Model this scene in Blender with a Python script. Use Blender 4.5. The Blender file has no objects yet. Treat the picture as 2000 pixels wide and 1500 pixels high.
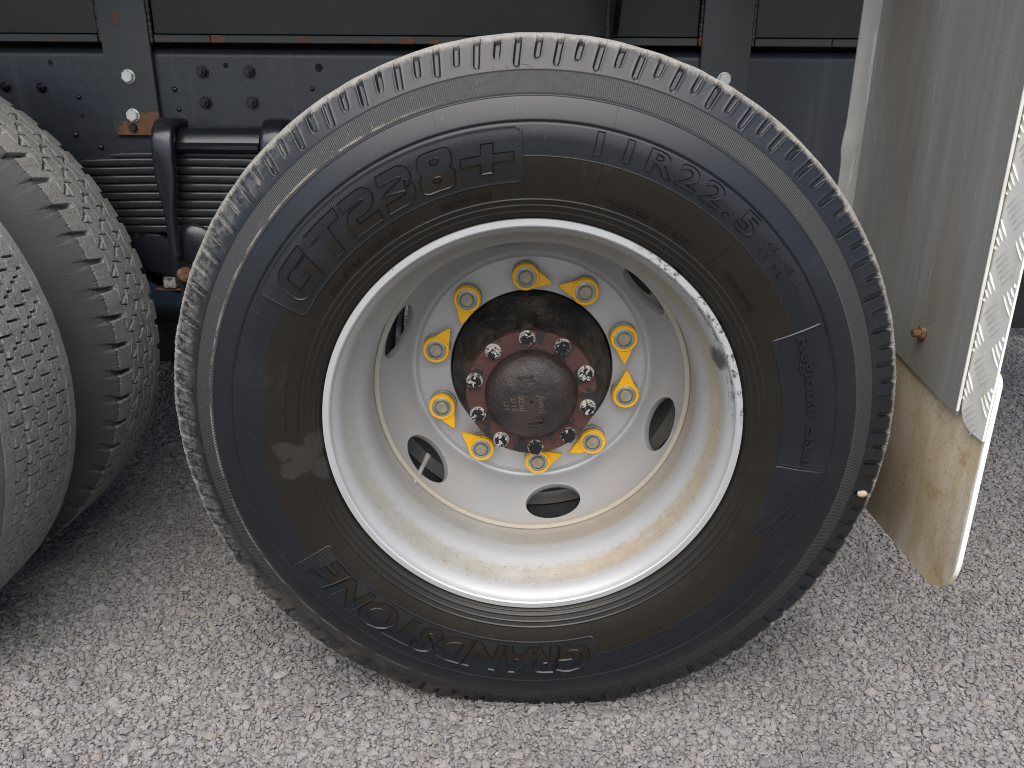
import bpy, bmesh, math, random
import numpy as np
from mathutils import Vector, Matrix

random.seed(5)
rng = np.random.default_rng(7)
PI = math.pi
SC = bpy.context.scene
COL = SC.collection
A = 0.503            # axle height above the ground

# ------------------------------------------------------------------ camera
cam_d = bpy.data.cameras.new('camera')
cam = bpy.data.objects.new('camera', cam_d)
COL.objects.link(cam)
cam_d.sensor_width = 36.0
cam_d.lens = 28.511
cam_d.clip_start = 0.02
cam_d.clip_end = 2000.0
_r = Vector((0.9997294, 0.0220893, 0.0072869))
_u = Vector((-0.0144152, 0.3425149, 0.9394018))
_f = Vector((-0.0182549, 0.9392527, -0.3427407))
cam.matrix_world = Matrix(((_r.x, _u.x, -_f.x, -0.00753), (_r.y, _u.y, -_f.y, -1.06311),
                           (_r.z, _u.z, -_f.z, 0.45818 + A), (0, 0, 0, 1)))
SC.camera = cam

# ------------------------------------------------------------------ world, sun, exposure
SUN_EL, SUN_AZ = math.radians(60), math.radians(186)      # azimuth clockwise from +Y; light from in front of the truck
world = bpy.data.worlds.new('World')
SC.world = world
world.use_nodes = True
wn = world.node_tree
for n in list(wn.nodes):
    wn.nodes.remove(n)
sky = wn.nodes.new('ShaderNodeTexSky')
sky.sky_type = 'NISHITA'
sky.sun_disc = False
sky.sun_elevation = SUN_EL
sky.sun_rotation = SUN_AZ
sky.air_density = 1.0
sky.dust_density = 3.0
sky.ozone_density = 1.0
bg = wn.nodes.new('ShaderNodeBackground')
bg.inputs['Strength'].default_value = 0.065
wo = wn.nodes.new('ShaderNodeOutputWorld')
wn.links.new(sky.outputs[0], bg.inputs[0])
wn.links.new(bg.outputs[0], wo.inputs[0])

sun_d = bpy.data.lights.new('sun', 'SUN')
sun_d.energy = 1.5
sun_d.angle = math.radians(75)
sun_d.color = (1.0, 0.965, 0.92)
sun = bpy.data.objects.new('sun', sun_d)
COL.objects.link(sun)
sd = Vector((math.sin(SUN_AZ) * math.cos(SUN_EL), math.cos(SUN_AZ) * math.cos(SUN_EL), math.sin(SUN_EL)))
sun.rotation_euler = sd.to_track_quat('Z', 'Y').to_euler()
sun.location = sd * 20

SC.view_settings.view_transform = 'Standard'
SC.view_settings.look = 'None'
SC.view_settings.gamma = 1.0
SC.view_settings.exposure = 1.66
SC.view_settings.use_curve_mapping = False
SC.render.engine = 'CYCLES'
SC.cycles.max_bounces = 8
SC.cycles.diffuse_bounces = 4
SC.cycles.glossy_bounces = 4
SC.cycles.use_denoising = True
SC.cycles.filter_width = 1.0


# ------------------------------------------------------------------ node helpers
class NT:
    def __init__(self, name):
        self.m = bpy.data.materials.new(name)
        self.m.use_nodes = True
        self.t = self.m.node_tree
        self.b = self.t.nodes['Principled BSDF']
        self.tc = self.t.nodes.new('ShaderNodeTexCoord')

    def L(self, a, b):
        self.t.links.new(a, b)

    def val(self, s, x):
        if isinstance(x, (int, float)):
            s.default_value = x
        elif isinstance(x, tuple):
            s.default_value = x if len(x) == len(s.default_value) else tuple(x) + (1,)
        else:
            self.L(x, s)

    @property
    def obj(self):
        return self.tc.outputs['Object']

    def math(self, op, a, b=0.0, c=None, clamp=False):
        n = self.t.nodes.new('ShaderNodeMath')
        n.operation = op
        n.use_clamp = clamp
        self.val(n.inputs[0], a)
        self.val(n.inputs[1], b)
        if c is not None:
            self.val(n.inputs[2], c)
        return n.outputs[0]

    def sep(self, v):
        n = self.t.nodes.new('ShaderNodeSeparateXYZ')
        self.L(v, n.inputs[0])
        return n.outputs

    def comb(self, x, y, z):
        n = self.t.nodes.new('ShaderNodeCombineXYZ')
        for i, q in enumerate((x, y, z)):
            self.val(n.inputs[i], q)
        return n.outputs[0]

    def noise(self, scale, detail=4, rough=0.55, vec=None, dist=0.0):
        n = self.t.nodes.new('ShaderNodeTexNoise')
        n.inputs['Scale'].default_value = scale
        n.inputs['Detail'].default_value = detail
        n.inputs['Roughness'].default_value = rough
        n.inputs['Distortion'].default_value = dist
        self.L(self.obj if vec is None else vec, n.inputs['Vector'])
        return n.outputs[0]

    def vor(self, scale, vec=None, feature='F1'):
        n = self.t.nodes.new('ShaderNodeTexVoronoi')
        n.feature = feature
        n.inputs['Scale'].default_value = scale
        self.L(self.obj if vec is None else vec, n.inputs['Vector'])
        return n.outputs

    def scale(self, v, s):
        n = self.t.nodes.new('ShaderNodeVectorMath')
        n.operation = 'MULTIPLY'
        self.L(v, n.inputs[0])
        n.inputs[1].default_value = s
        return n.outputs[0]

    def dist(self, v, p):
        n = self.t.nodes.new('ShaderNodeVectorMath')
        n.operation = 'DISTANCE'
        self.L(v, n.inputs[0])
        n.inputs[1].default_value = p
        return n.outputs['Value']

    def step(self, x, a, b):
        """smooth ramp 0..1 while x goes a..b (a may exceed b)"""
        n = self.t.nodes.new('ShaderNodeMapRange')
        n.interpolation_type = 'SMOOTHSTEP'
        flip = a > b
        lo, hi = (b, a) if flip else (a, b)
        self.val(n.inputs[0], x)
        n.inputs[1].default_value = lo
        n.inputs[2].default_value = hi
        n.inputs[3].default_value = 1.0 if flip else 0.0
        n.inputs[4].default_value = 0.0 if flip else 1.0
        return n.outputs[0]

    def mix(self, f, a, b):
        n = self.t.nodes.new('ShaderNodeMix')
        n.data_type = 'RGBA'
        n.clamp_factor = True
        self.val(n.inputs[0], f)
        self.val(n.inputs[6], a)
        self.val(n.inputs[7], b)
        return n.outputs[2]

    def mul(self, *xs):
        o = xs[0]
        for x in xs[1:]:
            o = self.math('MULTIPLY', o, x)
        return o

    def bump(self, h, dist=0.001, strength=1.0, normal=None):
        n = self.t.nodes.new('ShaderNodeBump')
        n.inputs['Distance'].default_value = dist
        n.inputs['Strength'].default_value = strength
        self.L(h, n.inputs['Height'])
        if normal is not None:
            self.L(normal, n.inputs['Normal'])
        return n.outputs[0]

    def out(self, color=None, rough=None, metal=None, normal=None, spec=None):
        for k, x in (('Base Color', color), ('Roughness', rough), ('Metallic', metal), ('Specular IOR Level', spec)):
            if x is not None:
                self.val(self.b.inputs[k], x)
        if normal is not None:
            self.L(normal, self.b.inputs['Normal'])
        return self.m


# ------------------------------------------------------------------ materials
def mat_sidewall(name, hatch=False, plain=False):
    n = NT(name)
    s = n.sep(n.obj)
    x, y, z = s[0], s[1], s[2]
    r = n.math('SQRT', n.math('ADD', n.math('MULTIPLY', x, x), n.math('MULTIPLY', z, z)))
    ang = n.math('ARCTAN2', z, x)
    big = n.noise(7, 5)
    fine = n.noise(260, 3)
    med = n.noise(45, 5, 0.65)
    black = n.mix(big, (0.0045, 0.0056, 0.0080), (0.0085, 0.0100, 0.0135))
    brown = n.mix(big, (0.0066, 0.0050, 0.0032), (0.0115, 0.0088, 0.0056))
    if hatch:
        brown = n.mix(big, (0.0060, 0.0064, 0.0068), (0.0090, 0.0090, 0.0090))
    band = n.step(r, 0.3805, 0.3788)
    if plain:
        brown = black
    c = n.mix(band, black, brown)
    # ribbed buffing band, dusty grey
    kn = n.mul(n.step(r, 0.4505, 0.4525), n.step(r, 0.4800, 0.4785))
    c = n.mix(n.mul(kn, 0.5), c, (0.042, 0.042, 0.040))
    # thin brown dust line left by the mould on the upper left of the band
    dl = n.mul(n.step(n.math('ABSOLUTE', n.math('SUBTRACT', r, 0.4555)), 0.0022, 0.0006), n.step(x, -0.10, -0.22), n.step(med, 0.40, 0.58))
    c = n.mix(n.mul(dl, 0.6), c, (0.24, 0.21, 0.155))
    spk = n.mul(n.step(r, 0.4505, 0.456), n.step(r, 0.4800, 0.470), n.step(n.noise(420, 2), 0.66, 0.76), n.step(x, 0.06, -0.16), n.step(z, -0.2, 0.1))
    c = n.mix(n.mul(spk, 0.6), c, (0.36, 0.33, 0.27))
    # road dust on the shoulder
    edge = n.math('ADD', r, n.math('MULTIPLY', n.math('SUBTRACT', med, 0.5), 0.017))
    d1 = n.step(edge, 0.5120, 0.5215)
    gr = n.math('ADD', n.math('MULTIPLY', med, 0.45), n.math('MULTIPLY', n.noise(170, 4, 0.75), 0.55))
    left = n.mul(n.step(x, -0.22, -0.46), n.step(edge, 0.480, 0.505), n.step(gr, 0.40, 0.60))
    low = n.mul(n.step(z, -0.10, -0.32), n.step(x, 0.05, -0.2), n.step(edge, 0.455, 0.475), n.step(n.noise(18, 4), 0.42, 0.66))
    dcol = n.mix(n.noise(160, 5, 0.7), (0.17, 0.16, 0.145), (0.40, 0.375, 0.335))
    c = n.mix(n.mul(d1, 0.92), c, dcol)
    c = n.mix(n.mul(left, 0.60), c, (0.15, 0.143, 0.128))
    c = n.mix(n.mul(low, 0.35), c, (0.11, 0.085, 0.055))
    # light specks of grit everywhere
    vf = n.vor(95)
    grit = n.step(vf[0], 0.055, 0.02)
    pick = n.step(n.sep(vf[1])[0], 0.66, 0.70)
    c = n.mix(n.mul(grit, pick, 0.75), c, (0.36, 0.35, 0.33))
    # scuffs and a film of dust rubbed into the rubber
    film = n.mul(n.step(n.noise(15, 6, 0.7), 0.50, 0.72), n.step(n.noise(120, 4, 0.7), 0.40, 0.62))
    c = n.mix(n.mul(film, 0.10), c, (0.060, 0.058, 0.054))
    scf = n.step(n.noise(75, 3, 0.6, n.scale(n.obj, (1, 1, 0.12)), 0.8), 0.70, 0.74)
    c = n.mix(n.mul(scf, 0.16), c, (0.085, 0.083, 0.080))
    # dull patches the tyre dressing missed, left of the rim
    wn_ = n.math('MULTIPLY', n.math('SUBTRACT', n.noise(42, 5, 0.65), 0.5), 0.034)
    wipe = None
    for p, rad in (((-0.302, -0.015, -0.022), 0.016), ((-0.322, -0.015, -0.044), 0.015), ((-0.352, -0.015, -0.030), 0.010), ((-0.345, -0.015, -0.060), 0.009), ((-0.300, -0.012, -0.060), 0.012)):
        k_ = n.step(n.math('ADD', n.dist(n.obj, p), wn_), rad + 0.008, rad + 0.003)
        wipe = k_ if wipe is None else n.math('MAXIMUM', wipe, k_)
    c = n.mix(n.mul(wipe, 0.30, band), c, (0.056, 0.050, 0.043))
    rough = n.math('ADD', n.math('MULTIPLY', big, 0.14), 0.27)
    rough = n.math('ADD', rough, n.math('MULTIPLY', n.math('MAXIMUM', d1, kn), 0.3), clamp=True)
    h = n.math('MULTIPLY', fine, 0.25)
    nm = n.bump(h, 0.0004, 0.6)
    lines = n.math('SINE', n.math('MULTIPLY', ang, 1150.0))
    nm = n.bump(n.mul(lines, kn), 0.0004, 0.6, nm)
    nm = n.bump(n.mul(n.noise(220, 5, 0.7), d1), 0.004, 0.8, nm)
    if hatch:
        l2 = n.math('SINE', n.math('ADD', n.math('MULTIPLY', ang, 1050.0), n.math('MULTIPLY', r, 1100.0)))
        nm = n.bump(l2, 0.0004, 0.28, nm)
        rough = n.math('ADD', rough, 0.06)
    return n.out(c, rough, 0.0, nm, 0.42)


def mat_tread():
    n = NT('dusty_tread_rubber')
    a = n.noise(26, 6, 0.65)
    b = n.noise(190, 4, 0.7)
    s = n.sep(n.obj)
    r = n.math('SQRT', n.math('ADD', n.math('MULTIPLY', s[0], s[0]), n.math('MULTIPLY', s[2], s[2])))
    c = n.mix(a, (0.165, 0.160, 0.148), (0.265, 0.257, 0.238))
    c = n.mix(n.step(b, 0.54, 0.70), c, (0.055, 0.052, 0.047))
    c = n.mix(n.mul(n.step(n.noise(330, 2), 0.66, 0.74), 0.5), c, (0.36, 0.34, 0.31))
    # sidewall rubber keeps its black; grooves darken with depth
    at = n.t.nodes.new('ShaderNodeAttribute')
    at.attribute_name = 'tread_tone'
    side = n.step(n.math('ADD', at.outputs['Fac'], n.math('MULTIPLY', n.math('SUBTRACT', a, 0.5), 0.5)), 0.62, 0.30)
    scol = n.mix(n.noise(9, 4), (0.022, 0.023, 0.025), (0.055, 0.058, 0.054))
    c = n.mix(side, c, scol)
    nm = n.bump(n.math('ADD', b, n.math('MULTIPLY', a, 0.6)), 0.0016, 0.7)
    return n.out(c, n.math('ADD', 0.62, n.math('MULTIPLY', a, 0.25)), 0.0, nm)


def mat_silver(name, kind):
    n = NT(name)
    s = n.sep(n.obj)
    x, y, z = s[0], s[1], s[2]
    a = n.noise(14, 6, 0.6)
    f = n.noise(130, 5, 0.7)
    c = n.mix(a, (0.395, 0.40, 0.40), (0.465, 0.47, 0.468)) if kind == 'rim' else n.mix(a, (0.44, 0.445, 0.44), (0.51, 0.51, 0.505))
    if kind == 'rim':
        lower = n.step(n.math('ADD', n.math('MULTIPLY', x, 0.7), n.math('MULTIPLY', z, -1.0)), -0.25, 0.22)
        wob = n.math('ADD', y, n.math('MULTIPLY', n.math('SUBTRACT', f, 0.5), 0.030))
        b1 = n.mul(n.step(wob, 0.024, 0.040), n.step(wob, 0.070, 0.052))
        b2 = n.mul(n.step(wob, 0.100, 0.118), n.step(n.noise(9, 4), 0.15, 0.6))
        tan = n.mix(n.noise(60, 5, 0.7), (0.30, 0.265, 0.205), (0.42, 0.345, 0.235))
        greyd = n.mix(n.noise(80, 5, 0.7), (0.24, 0.225, 0.19), (0.40, 0.375, 0.32))
        warm = n.step(x, -0.02, 0.14)
        dirt = n.mix(warm, greyd, tan)
        c = n.mix(n.mul(b1, n.math('ADD', 0.62, n.math('MULTIPLY', lower, 0.28)), n.step(n.noise(20, 4), 0.05, 0.5)), c, dirt)
        c = n.mix(n.mul(b2, n.math('ADD', 0.42, n.math('MULTIPLY', lower, 0.30))), c, dirt)
        spots = n.mul(n.step(n.noise(230, 3, 0.7), 0.60, 0.70), b1, lower)
        c = n.mix(n.mul(spots, 0.7), c, (0.075, 0.06, 0.045))
        # rubber scuffs on the lip between one and three o'clock
        sc = n.mul(n.step(n.noise(55, 5, 0.75, n.scale(n.obj, (1, 3, 1))), 0.52, 0.60), n.step(wob, 0.020, 0.008), n.step(x, 0.10, 0.19), n.step(z, -0.02, 0.06))
        c = n.mix(n.mul(sc, 0.85), c, (0.03, 0.03, 0.03))
        blot = n.math('ADD', n.dist(n.obj, (0.263, 0.022, 0.107)), n.math('MULTIPLY', n.math('SUBTRACT', f, 0.5), 0.02))
        c = n.mix(n.mul(n.step(blot, 0.026, 0.012), 0.9), c, (0.045, 0.043, 0.042))
        chips = n.mul(n.step(n.vor(48)[0], 0.06, 0.03), n.step(n.sep(n.vor(48)[1])[0], 0.72, 0.75))
        c = n.mix(n.mul(chips, 0.8), c, (0.07, 0.07, 0.065))
    else:
        d = n.mul(n.step(n.noise(7, 5, 0.65), 0.50, 0.68), 0.25)
        c = n.mix(d, c, (0.40, 0.36, 0.29))
        rr = n.math('SQRT', n.math('ADD', n.math('MULTIPLY', x, x), n.math('MULTIPLY', z, z)))
        weld = n.mul(n.step(y, 0.178, 0.168), 0.85)
        c = n.mix(weld, c, n.mix(f, (0.40, 0.35, 0.26), (0.55, 0.51, 0.43)))
        scr = n.step(n.noise(50, 4, 0.6, n.scale(n.obj, (0.25, 1, 1))), 0.66, 0.70)
        c = n.mix(n.mul(scr, 0.18), c, (0.33, 0.33, 0.33))
    rough = n.math('ADD', 0.34, n.math('MULTIPLY', f, 0.16))
    nm = n.bump(f, 0.0004, 0.35)
    return n.out(c, rough, 0.35, nm)


def mat_simple(name, c0, c1, rough=0.5, metal=0.0, scale=30, bump=0.0, bscale=200, r1=None):
    n = NT(name)
    a = n.noise(scale, 5, 0.6)
    nm = n.bump(n.noise(bscale, 4, 0.65), bump, 0.7) if bump else None
    rr = rough if r1 is None else n.math('ADD', rough, n.math('MULTIPLY', a, r1 - rough))
    return n.out(n.mix(n.step(a, 0.3, 0.7), c0, c1), rr, metal, nm)


def mat_paint(name, c0, c1, rough, rust=None, peel=0.0009):
    """black chassis enamel: brushed on, dusty, rust coming through in places of its own"""
    n = NT(name)
    a = n.noise(5, 5, 0.6)
    f = n.noise(120, 4, 0.6)
    c = n.mix(a, c0, c1)
    dust = n.mul(n.step(n.noise(330, 2), 0.70, 0.76), 0.5)
    c = n.mix(dust, c, (0.16, 0.16, 0.155))
    run = n.step(n.noise(26, 4, 0.6, n.scale(n.obj, (1, 1, 0.07))), 0.56, 0.72)
    c = n.mix(n.mul(run, 0.30), c, (0.055, 0.056, 0.056))
    rg = n.math('ADD', rough, n.math('MULTIPLY', a, 0.18))
    h = n.math('ADD', n.noise(42, 5, 0.6), n.math('MULTIPLY', f, 0.35))
    nm = n.bump(h, peel, 0.7)
    if rust:
        rn = n.noise(52, 6, 0.68, None, 0.6)
        m = None
        for (p, rad, sc) in rust:
            d = n.dist(n.scale(n.obj, sc), tuple(p[i] * sc[i] for i in range(3)))
            d = n.math('ADD', d, n.math('MULTIPLY', n.math('SUBTRACT', rn, 0.5), rad * 2.4))
            k = n.step(d, rad * 1.03, rad * 0.97)
            m = k if m is None else n.math('MAXIMUM', m, k)
        rc = n.mix(n.noise(90, 5, 0.7), (0.075, 0.034, 0.016), (0.24, 0.115, 0.055))
        c = n.mix(m, c, rc)
        rg = n.math('MAXIMUM', rg, n.math('MULTIPLY', m, 0.8))
        nm = n.bump(m, 0.0012, 0.8, nm)
    return n.out(c, rg, 0.0, nm)


def mat_hubflange():
    n = NT('red_oxide_flange')
    a = n.noise(32, 5, 0.6)
    c = n.mix(n.noise(90, 4), (0.045, 0.018, 0.014), (0.085, 0.032, 0.024))
    c = n.mix(n.step(a, 0.53, 0.57), c, (0.012, 0.012, 0.013))
    nm = n.bump(n.noise(180, 4), 0.0006, 0.7)
    return n.out(c, 0.5, 0.0, nm)


def mat_hubcast():
    n = NT('greasy_cast_iron')
    a = n.noise(13, 6, 0.65)
    f = n.noise(95, 5, 0.7)
    c = n.mix(n.step(a, 0.46, 0.70), (0.009, 0.009, 0.009), (0.085, 0.066, 0.043))
    c = n.mix(n.mul(n.step(f, 0.56, 0.70), 0.45), c, (0.15, 0.115, 0.075))
    nm = n.bump(n.math('ADD', n.math('MULTIPLY', n.noise(18, 4), 3.0), f), 0.007, 0.9)
    return n.out(c, n.math('ADD', 0.30, n.math('MULTIPLY', f, 0.4)), 0.0, nm)


def mat_hubcap():
    n = NT('dark_cast_cap')
    a = n.noise(16, 5, 0.6)
    f = n.noise(120, 5, 0.75)
    c = n.mix(n.step(a, 0.35, 0.65), (0.012, 0.011, 0.011), (0.036, 0.025, 0.020))
    c = n.mix(n.mul(n.step(f, 0.62, 0.76), 0.6), c, (0.14, 0.095, 0.065))
    nm = n.bump(n.math('ADD', f, n.math('MULTIPLY', n.noise(50, 3), 1.0)), 0.0026, 0.8)
    return n.out(c, n.math('ADD', 0.22, n.math('MULTIPLY', f, 0.25)), 0.10, nm)


def mat_chipped():
    n = NT('chipped_black_bolt')
    oi = n.t.nodes.new('ShaderNodeObjectInfo')
    v = n.t.nodes.new('ShaderNodeVectorMath')
    v.operation = 'ADD'
    n.L(n.obj, v.inputs[0])
    n.L(n.comb(n.mul(oi.outputs['Random'], 9.0), 0.0, 0.0), v.inputs[1])
    a = n.noise(170, 3, 0.6, v.outputs[0])
    th = n.math('ADD', 0.42, n.math('MULTIPLY', oi.outputs['Random'], 0.17))
    q = n.sep(n.obj)
    rr = n.math('SQRT', n.math('ADD', n.math('MULTIPLY', q[0], q[0]), n.math('MULTIPLY', q[2], q[2])))
    edge = n.mul(n.step(rr, 0.0090, 0.0115), 0.13)
    k = n.step(n.math('SUBTRACT', n.math('SUBTRACT', a, edge), n.math('SUBTRACT', th, 0.10)), -0.012, 0.012)
    c = n.mix(k, (0.56, 0.53, 0.48), (0.010, 0.010, 0.011))
    c = n.mix(n.step(q[1], -0.0021, -0.0012), c, (0.17, 0.145, 0.115))
    nm = n.bump(k, 0.0005, 0.8)
    return n.out(c, n.mix(k, (0.36, 0.36, 0.36), (0.16, 0.16, 0.16)), n.math('SUBTRACT', 0.55, n.math('MULTIPLY', k, 0.55)), nm)


def mat_guard():
    n = NT('weathered_aluminium')
    st = n.noise(24, 6, 0.65, n.scale(n.obj, (1, 1, 0.05)))
    st2 = n.noise(85, 4, 0.7, n.scale(n.obj, (1, 1, 0.07)))
    g = n.noise(160, 4, 0.7)
    c = n.mix(st, (0.25, 0.245, 0.222), (0.45, 0.445, 0.425))
    c = n.mix(n.mul(n.step(n.noise(4.5, 5, 0.6, n.scale(n.obj, (1, 1.6, 0.35))), 0.46, 0.68), 0.55), c, (0.30, 0.245, 0.17))
    c = n.mix(n.mul(n.step(st2, 0.62, 0.68), 0.45), c, (0.60, 0.60, 0.58))
    c = n.mix(n.mul(n.step(g, 0.60, 0.72), 0.35), c, (0.62, 0.62, 0.59))
    c = n.mix(n.mul(n.step(n.noise(210, 3), 0.64, 0.72), 0.4), c, (0.12, 0.115, 0.10))
    return n.out(c, n.math('ADD', 0.42, n.math('MULTIPLY', st, 0.25)), 0.45, n.bump(n.math('ADD', g, st2), 0.0006, 0.5))


def mat_flap():
    n = NT('stained_white_plastic')
    s = n.sep(n.obj)
    dirt = n.noise(11, 6, 0.7, n.scale(n.obj, (1, 1.6, 0.6)))
    sp = n.noise(150, 4, 0.7)
    c = n.mix(n.step(dirt, 0.28, 0.66), (0.55, 0.495, 0.38), (0.45, 0.34, 0.20))
    c = n.mix(n.mul(n.step(n.noise(17, 5, 0.7), 0.55, 0.72), 0.7), c, (0.34, 0.20, 0.085))
    c = n.mix(n.mul(n.step(sp, 0.56, 0.68), 0.55), c, (0.16, 0.10, 0.05))
    # the outermost rim stays clean
    c = n.mix(n.step(n.math('ADD', s[1], n.math('MULTIPLY', n.math('SUBTRACT', dirt, 0.5), 0.012)), -0.2460, -0.2515), c, (0.74, 0.73, 0.67))
    return n.out(c, 0.5, 0.0, n.bump(sp, 0.0005, 0.5))


def mat_checker():
    n = NT('checker_plate_aluminium')
    d = n.noise(22, 5, 0.65)
    c = n.mix(n.noise(7, 4), (0.72, 0.70, 0.63), (0.80, 0.78, 0.72))
    c = n.mix(n.mul(n.step(d, 0.50, 0.72), 0.55), c, (0.56, 0.50, 0.34))
    return n.out(c, 0.5, 0.0, n.bump(n.noise(240, 3), 0.0003, 0.5))


def mat_gravel():
    n = NT('grey_road_stone')
    oi = n.t.nodes.new('ShaderNodeObjectInfo')
    rnd = oi.outputs['Random']
    cr = n.t.nodes.new('ShaderNodeValToRGB')
    n.L(rnd, cr.inputs[0])
    e = cr.color_ramp.elements
    e[0].position = 0.0
    e[0].color = (0.225, 0.213, 0.208, 1)
    e[1].position = 1.0
    e[1].color = (0.39, 0.370, 0.362, 1)
    for p, col in ((0.25, (0.275, 0.261, 0.256, 1)), (0.5, (0.320, 0.304, 0.297, 1)), (0.72, (0.345, 0.325, 0.312, 1)), (0.86, (0.305, 0.270, 0.240, 1))):
        q = e.new(p)
        q.color = col
    gl = n.noise(1.6, 4, 0.6)
    f = n.noise(2.6, 5, 0.75)
    c = n.mix(n.math('MULTIPLY', n.step(f, 0.5, 0.75), 0.4), cr.outputs[0], (0.45, 0.422, 0.40))
    patch = n.noise(3.2, 5, 0.65, oi.outputs['Location'])
    c = n.mix(n.math('MULTIPLY', n.step(patch, 0.50, 0.68), 0.38), c, (0.17, 0.160, 0.155))
    c = n.mix(n.math('MULTIPLY', n.step(f, 0.45, 0.25), 0.35), c, (0.17, 0.156, 0.147))
    return n.out(c, 0.78, 0.0, n.bump(f, 0.12, 0.6))


def mat_ground():
    n = NT('crushed_stone_fines')
    v = n.vor(95)
    ed = n.vor(95, None, 'DISTANCE_TO_EDGE')[0]
    c = n.mix(n.sep(v[1])[0], (0.20, 0.184, 0.172), (0.35, 0.323, 0.303))
    c = n.mix(n.step(ed, 0.10, 0.02), c, (0.07, 0.066, 0.064))
    c = n.mix(n.mul(n.noise(0.8, 4), 0.3), c, (0.22, 0.207, 0.2))
    nm = n.bump(n.step(ed, 0.0, 0.35), 0.006, 1.0)
    return n.out(c, 0.85, 0.0, nm)


M = {}
M['side'] = mat_sidewall('tyre_sidewall')
M['hatch'] = mat_sidewall('tyre_hatched_panel', True)
M['plain'] = mat_sidewall('tyre_plain_panel', False, True)
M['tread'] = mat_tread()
M['rim'] = mat_silver('silver_rim_paint', 'rim')
M['disc'] = mat_silver('silver_disc_paint', 'disc')
M['hubflange'] = mat_hubflange()
M['hubcast'] = mat_hubcast()
M['hubcap'] = mat_hubcap()
M['capletter'] = mat_simple('worn_cast_letter', (0.05, 0.038, 0.030), (0.13, 0.095, 0.070), 0.40, 0.2, 90)
M['chip'] = mat_chipped()
M['nut'] = mat_simple('zinc_nut', (0.30, 0.29, 0.265), (0.42, 0.41, 0.385), 0.42, 0.5, 60, 0.0003)
M['washer'] = mat_simple('dusty_nut_collar', (0.25, 0.235, 0.20), (0.36, 0.34, 0.295), 0.55, 0.25, 60, 0.0003)
M['stud'] = mat_simple('dull_brass_stud', (0.27, 0.245, 0.175), (0.40, 0.37, 0.285), 0.5, 0.3, 120, 0.0006)
M['yellow'] = mat_simple('yellow_plastic', (0.93, 0.47, 0.004), (0.95, 0.51, 0.006), 0.42, 0.0, 12, 0.0002, 400)
M['rail'] = mat_paint('black_chassis_paint', (0.009, 0.0115, 0.0165), (0.020, 0.0240, 0.0320), 0.32)
M['panel'] = mat_paint('satin_body_paint', (0.028, 0.032, 0.032), (0.044, 0.048, 0.048), 0.40)
M['strip'] = mat_paint('rusting_runner_paint', (0.034, 0.037, 0.037), (0.055, 0.058, 0.055), 0.44, rust=[
    ((-0.648, 0.7, A + .5475), 0.018, (1, .1, 2.4)), ((-0.735, 0.7, A + .545), 0.008, (1, .1, 2)), ((-0.822, 0.7, A + .546), 0.009, (1, .1, 2)), ((-0.775, 0.7, A + .5475), 0.007, (1, .1, 2)),
    ((-0.322, 0.7, A + .545), 0.014, (1, .1, 2.4)), ((-0.262, 0.7, A + .5462), 0.019, (1, .1, 2.6)), ((-0.205, 0.7, A + .545), 0.012, (1, .1, 2)), ((-0.155, 0.7, A + .545), 0.010, (1, .1, 2)), ((-0.470, .7, A + .547), .013, (1, .1, 2.4)), ((-0.99, .7, A + .547), .006, (1, .1, 2))])
M['post'] = mat_paint('black_post_paint', (0.042, 0.046, 0.048), (0.064, 0.069, 0.071), 0.38, peel=0.0016, rust=[
    ((-0.822, 0.7, A + .374), 0.034, (.85, .1, 1.35)), ((-0.800, 0.7, A + .387), 0.026, (.9, .1, 1.2)), ((-0.855, 0.7, A + .365), 0.020, (.8, .1, 1.4)), ((-0.848, 0.7, A + .585), 0.010, (1, .1, 1)), ((0.331, 0.7, A + .548), 0.010, (1.3, .1, .8))])
M['gloss'] = mat_paint('glossy_spring_paint', (0.007, 0.008, 0.011), (0.014, 0.016, 0.021), 0.16, peel=0.0005)
M['leaf'] = mat_paint('oily_leaf_paint', (0.008, 0.009, 0.010), (0.020, 0.022, 0.024), 0.20, peel=0.0006)
M['chipnut'] = mat_simple('chipped_nut', (0.012, 0.012, 0.012), (0.50, 0.48, 0.45), 0.4, 0.2, 130)
M['zinc'] = mat_simple('bright_zinc_bolt', (0.60, 0.62, 0.58), (0.72, 0.73, 0.68), 0.38, 0.35, 60, 0.0003)
M['rust'] = mat_simple('rusty_iron', (0.06, 0.028, 0.014), (0.21, 0.105, 0.05), 0.85, 0.0, 70, 0.003, 120)
M['drum'] = mat_simple('brown_brake_drum', (0.045, 0.034, 0.026), (0.10, 0.078, 0.058), 0.6, 0.1, 40, 0.002, 90)
M['hole'] = mat_simple('hole_shade_black', (0.004, 0.004, 0.004), (0.006, 0.006, 0.006), 0.9)  # near-black stands in for the shade inside gaps and bolt holes
M['guard'] = mat_guard()
M['flap'] = mat_flap()
M['checker'] = mat_checker()
M['dark_rubber'] = mat_simple('dark_rubber_sheet', (0.014, 0.015, 0.016), (0.024, 0.025, 0.026), 0.65, 0, 20, 0.001)
M['gravel'] = mat_gravel()
M['ground'] = mat_ground()
M['pebble'] = mat_simple('pale_pebble', (0.34, 0.28, 0.18), (0.46, 0.39, 0.27), 0.6, 0, 150, 0.002, 300)
M['tan'] = mat_simple('tan_plastic', (0.55, 0.42, 0.27), (0.62, 0.49, 0.33), 0.5)


# ------------------------------------------------------------------ object helpers
def empty(name, loc=(0, 0, 0), parent=None):
    o = bpy.data.objects.new(name, None)
    o.empty_display_size = 0.1
    COL.objects.link(o)
    o.location = loc
    o.parent = parent
    return o


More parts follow.
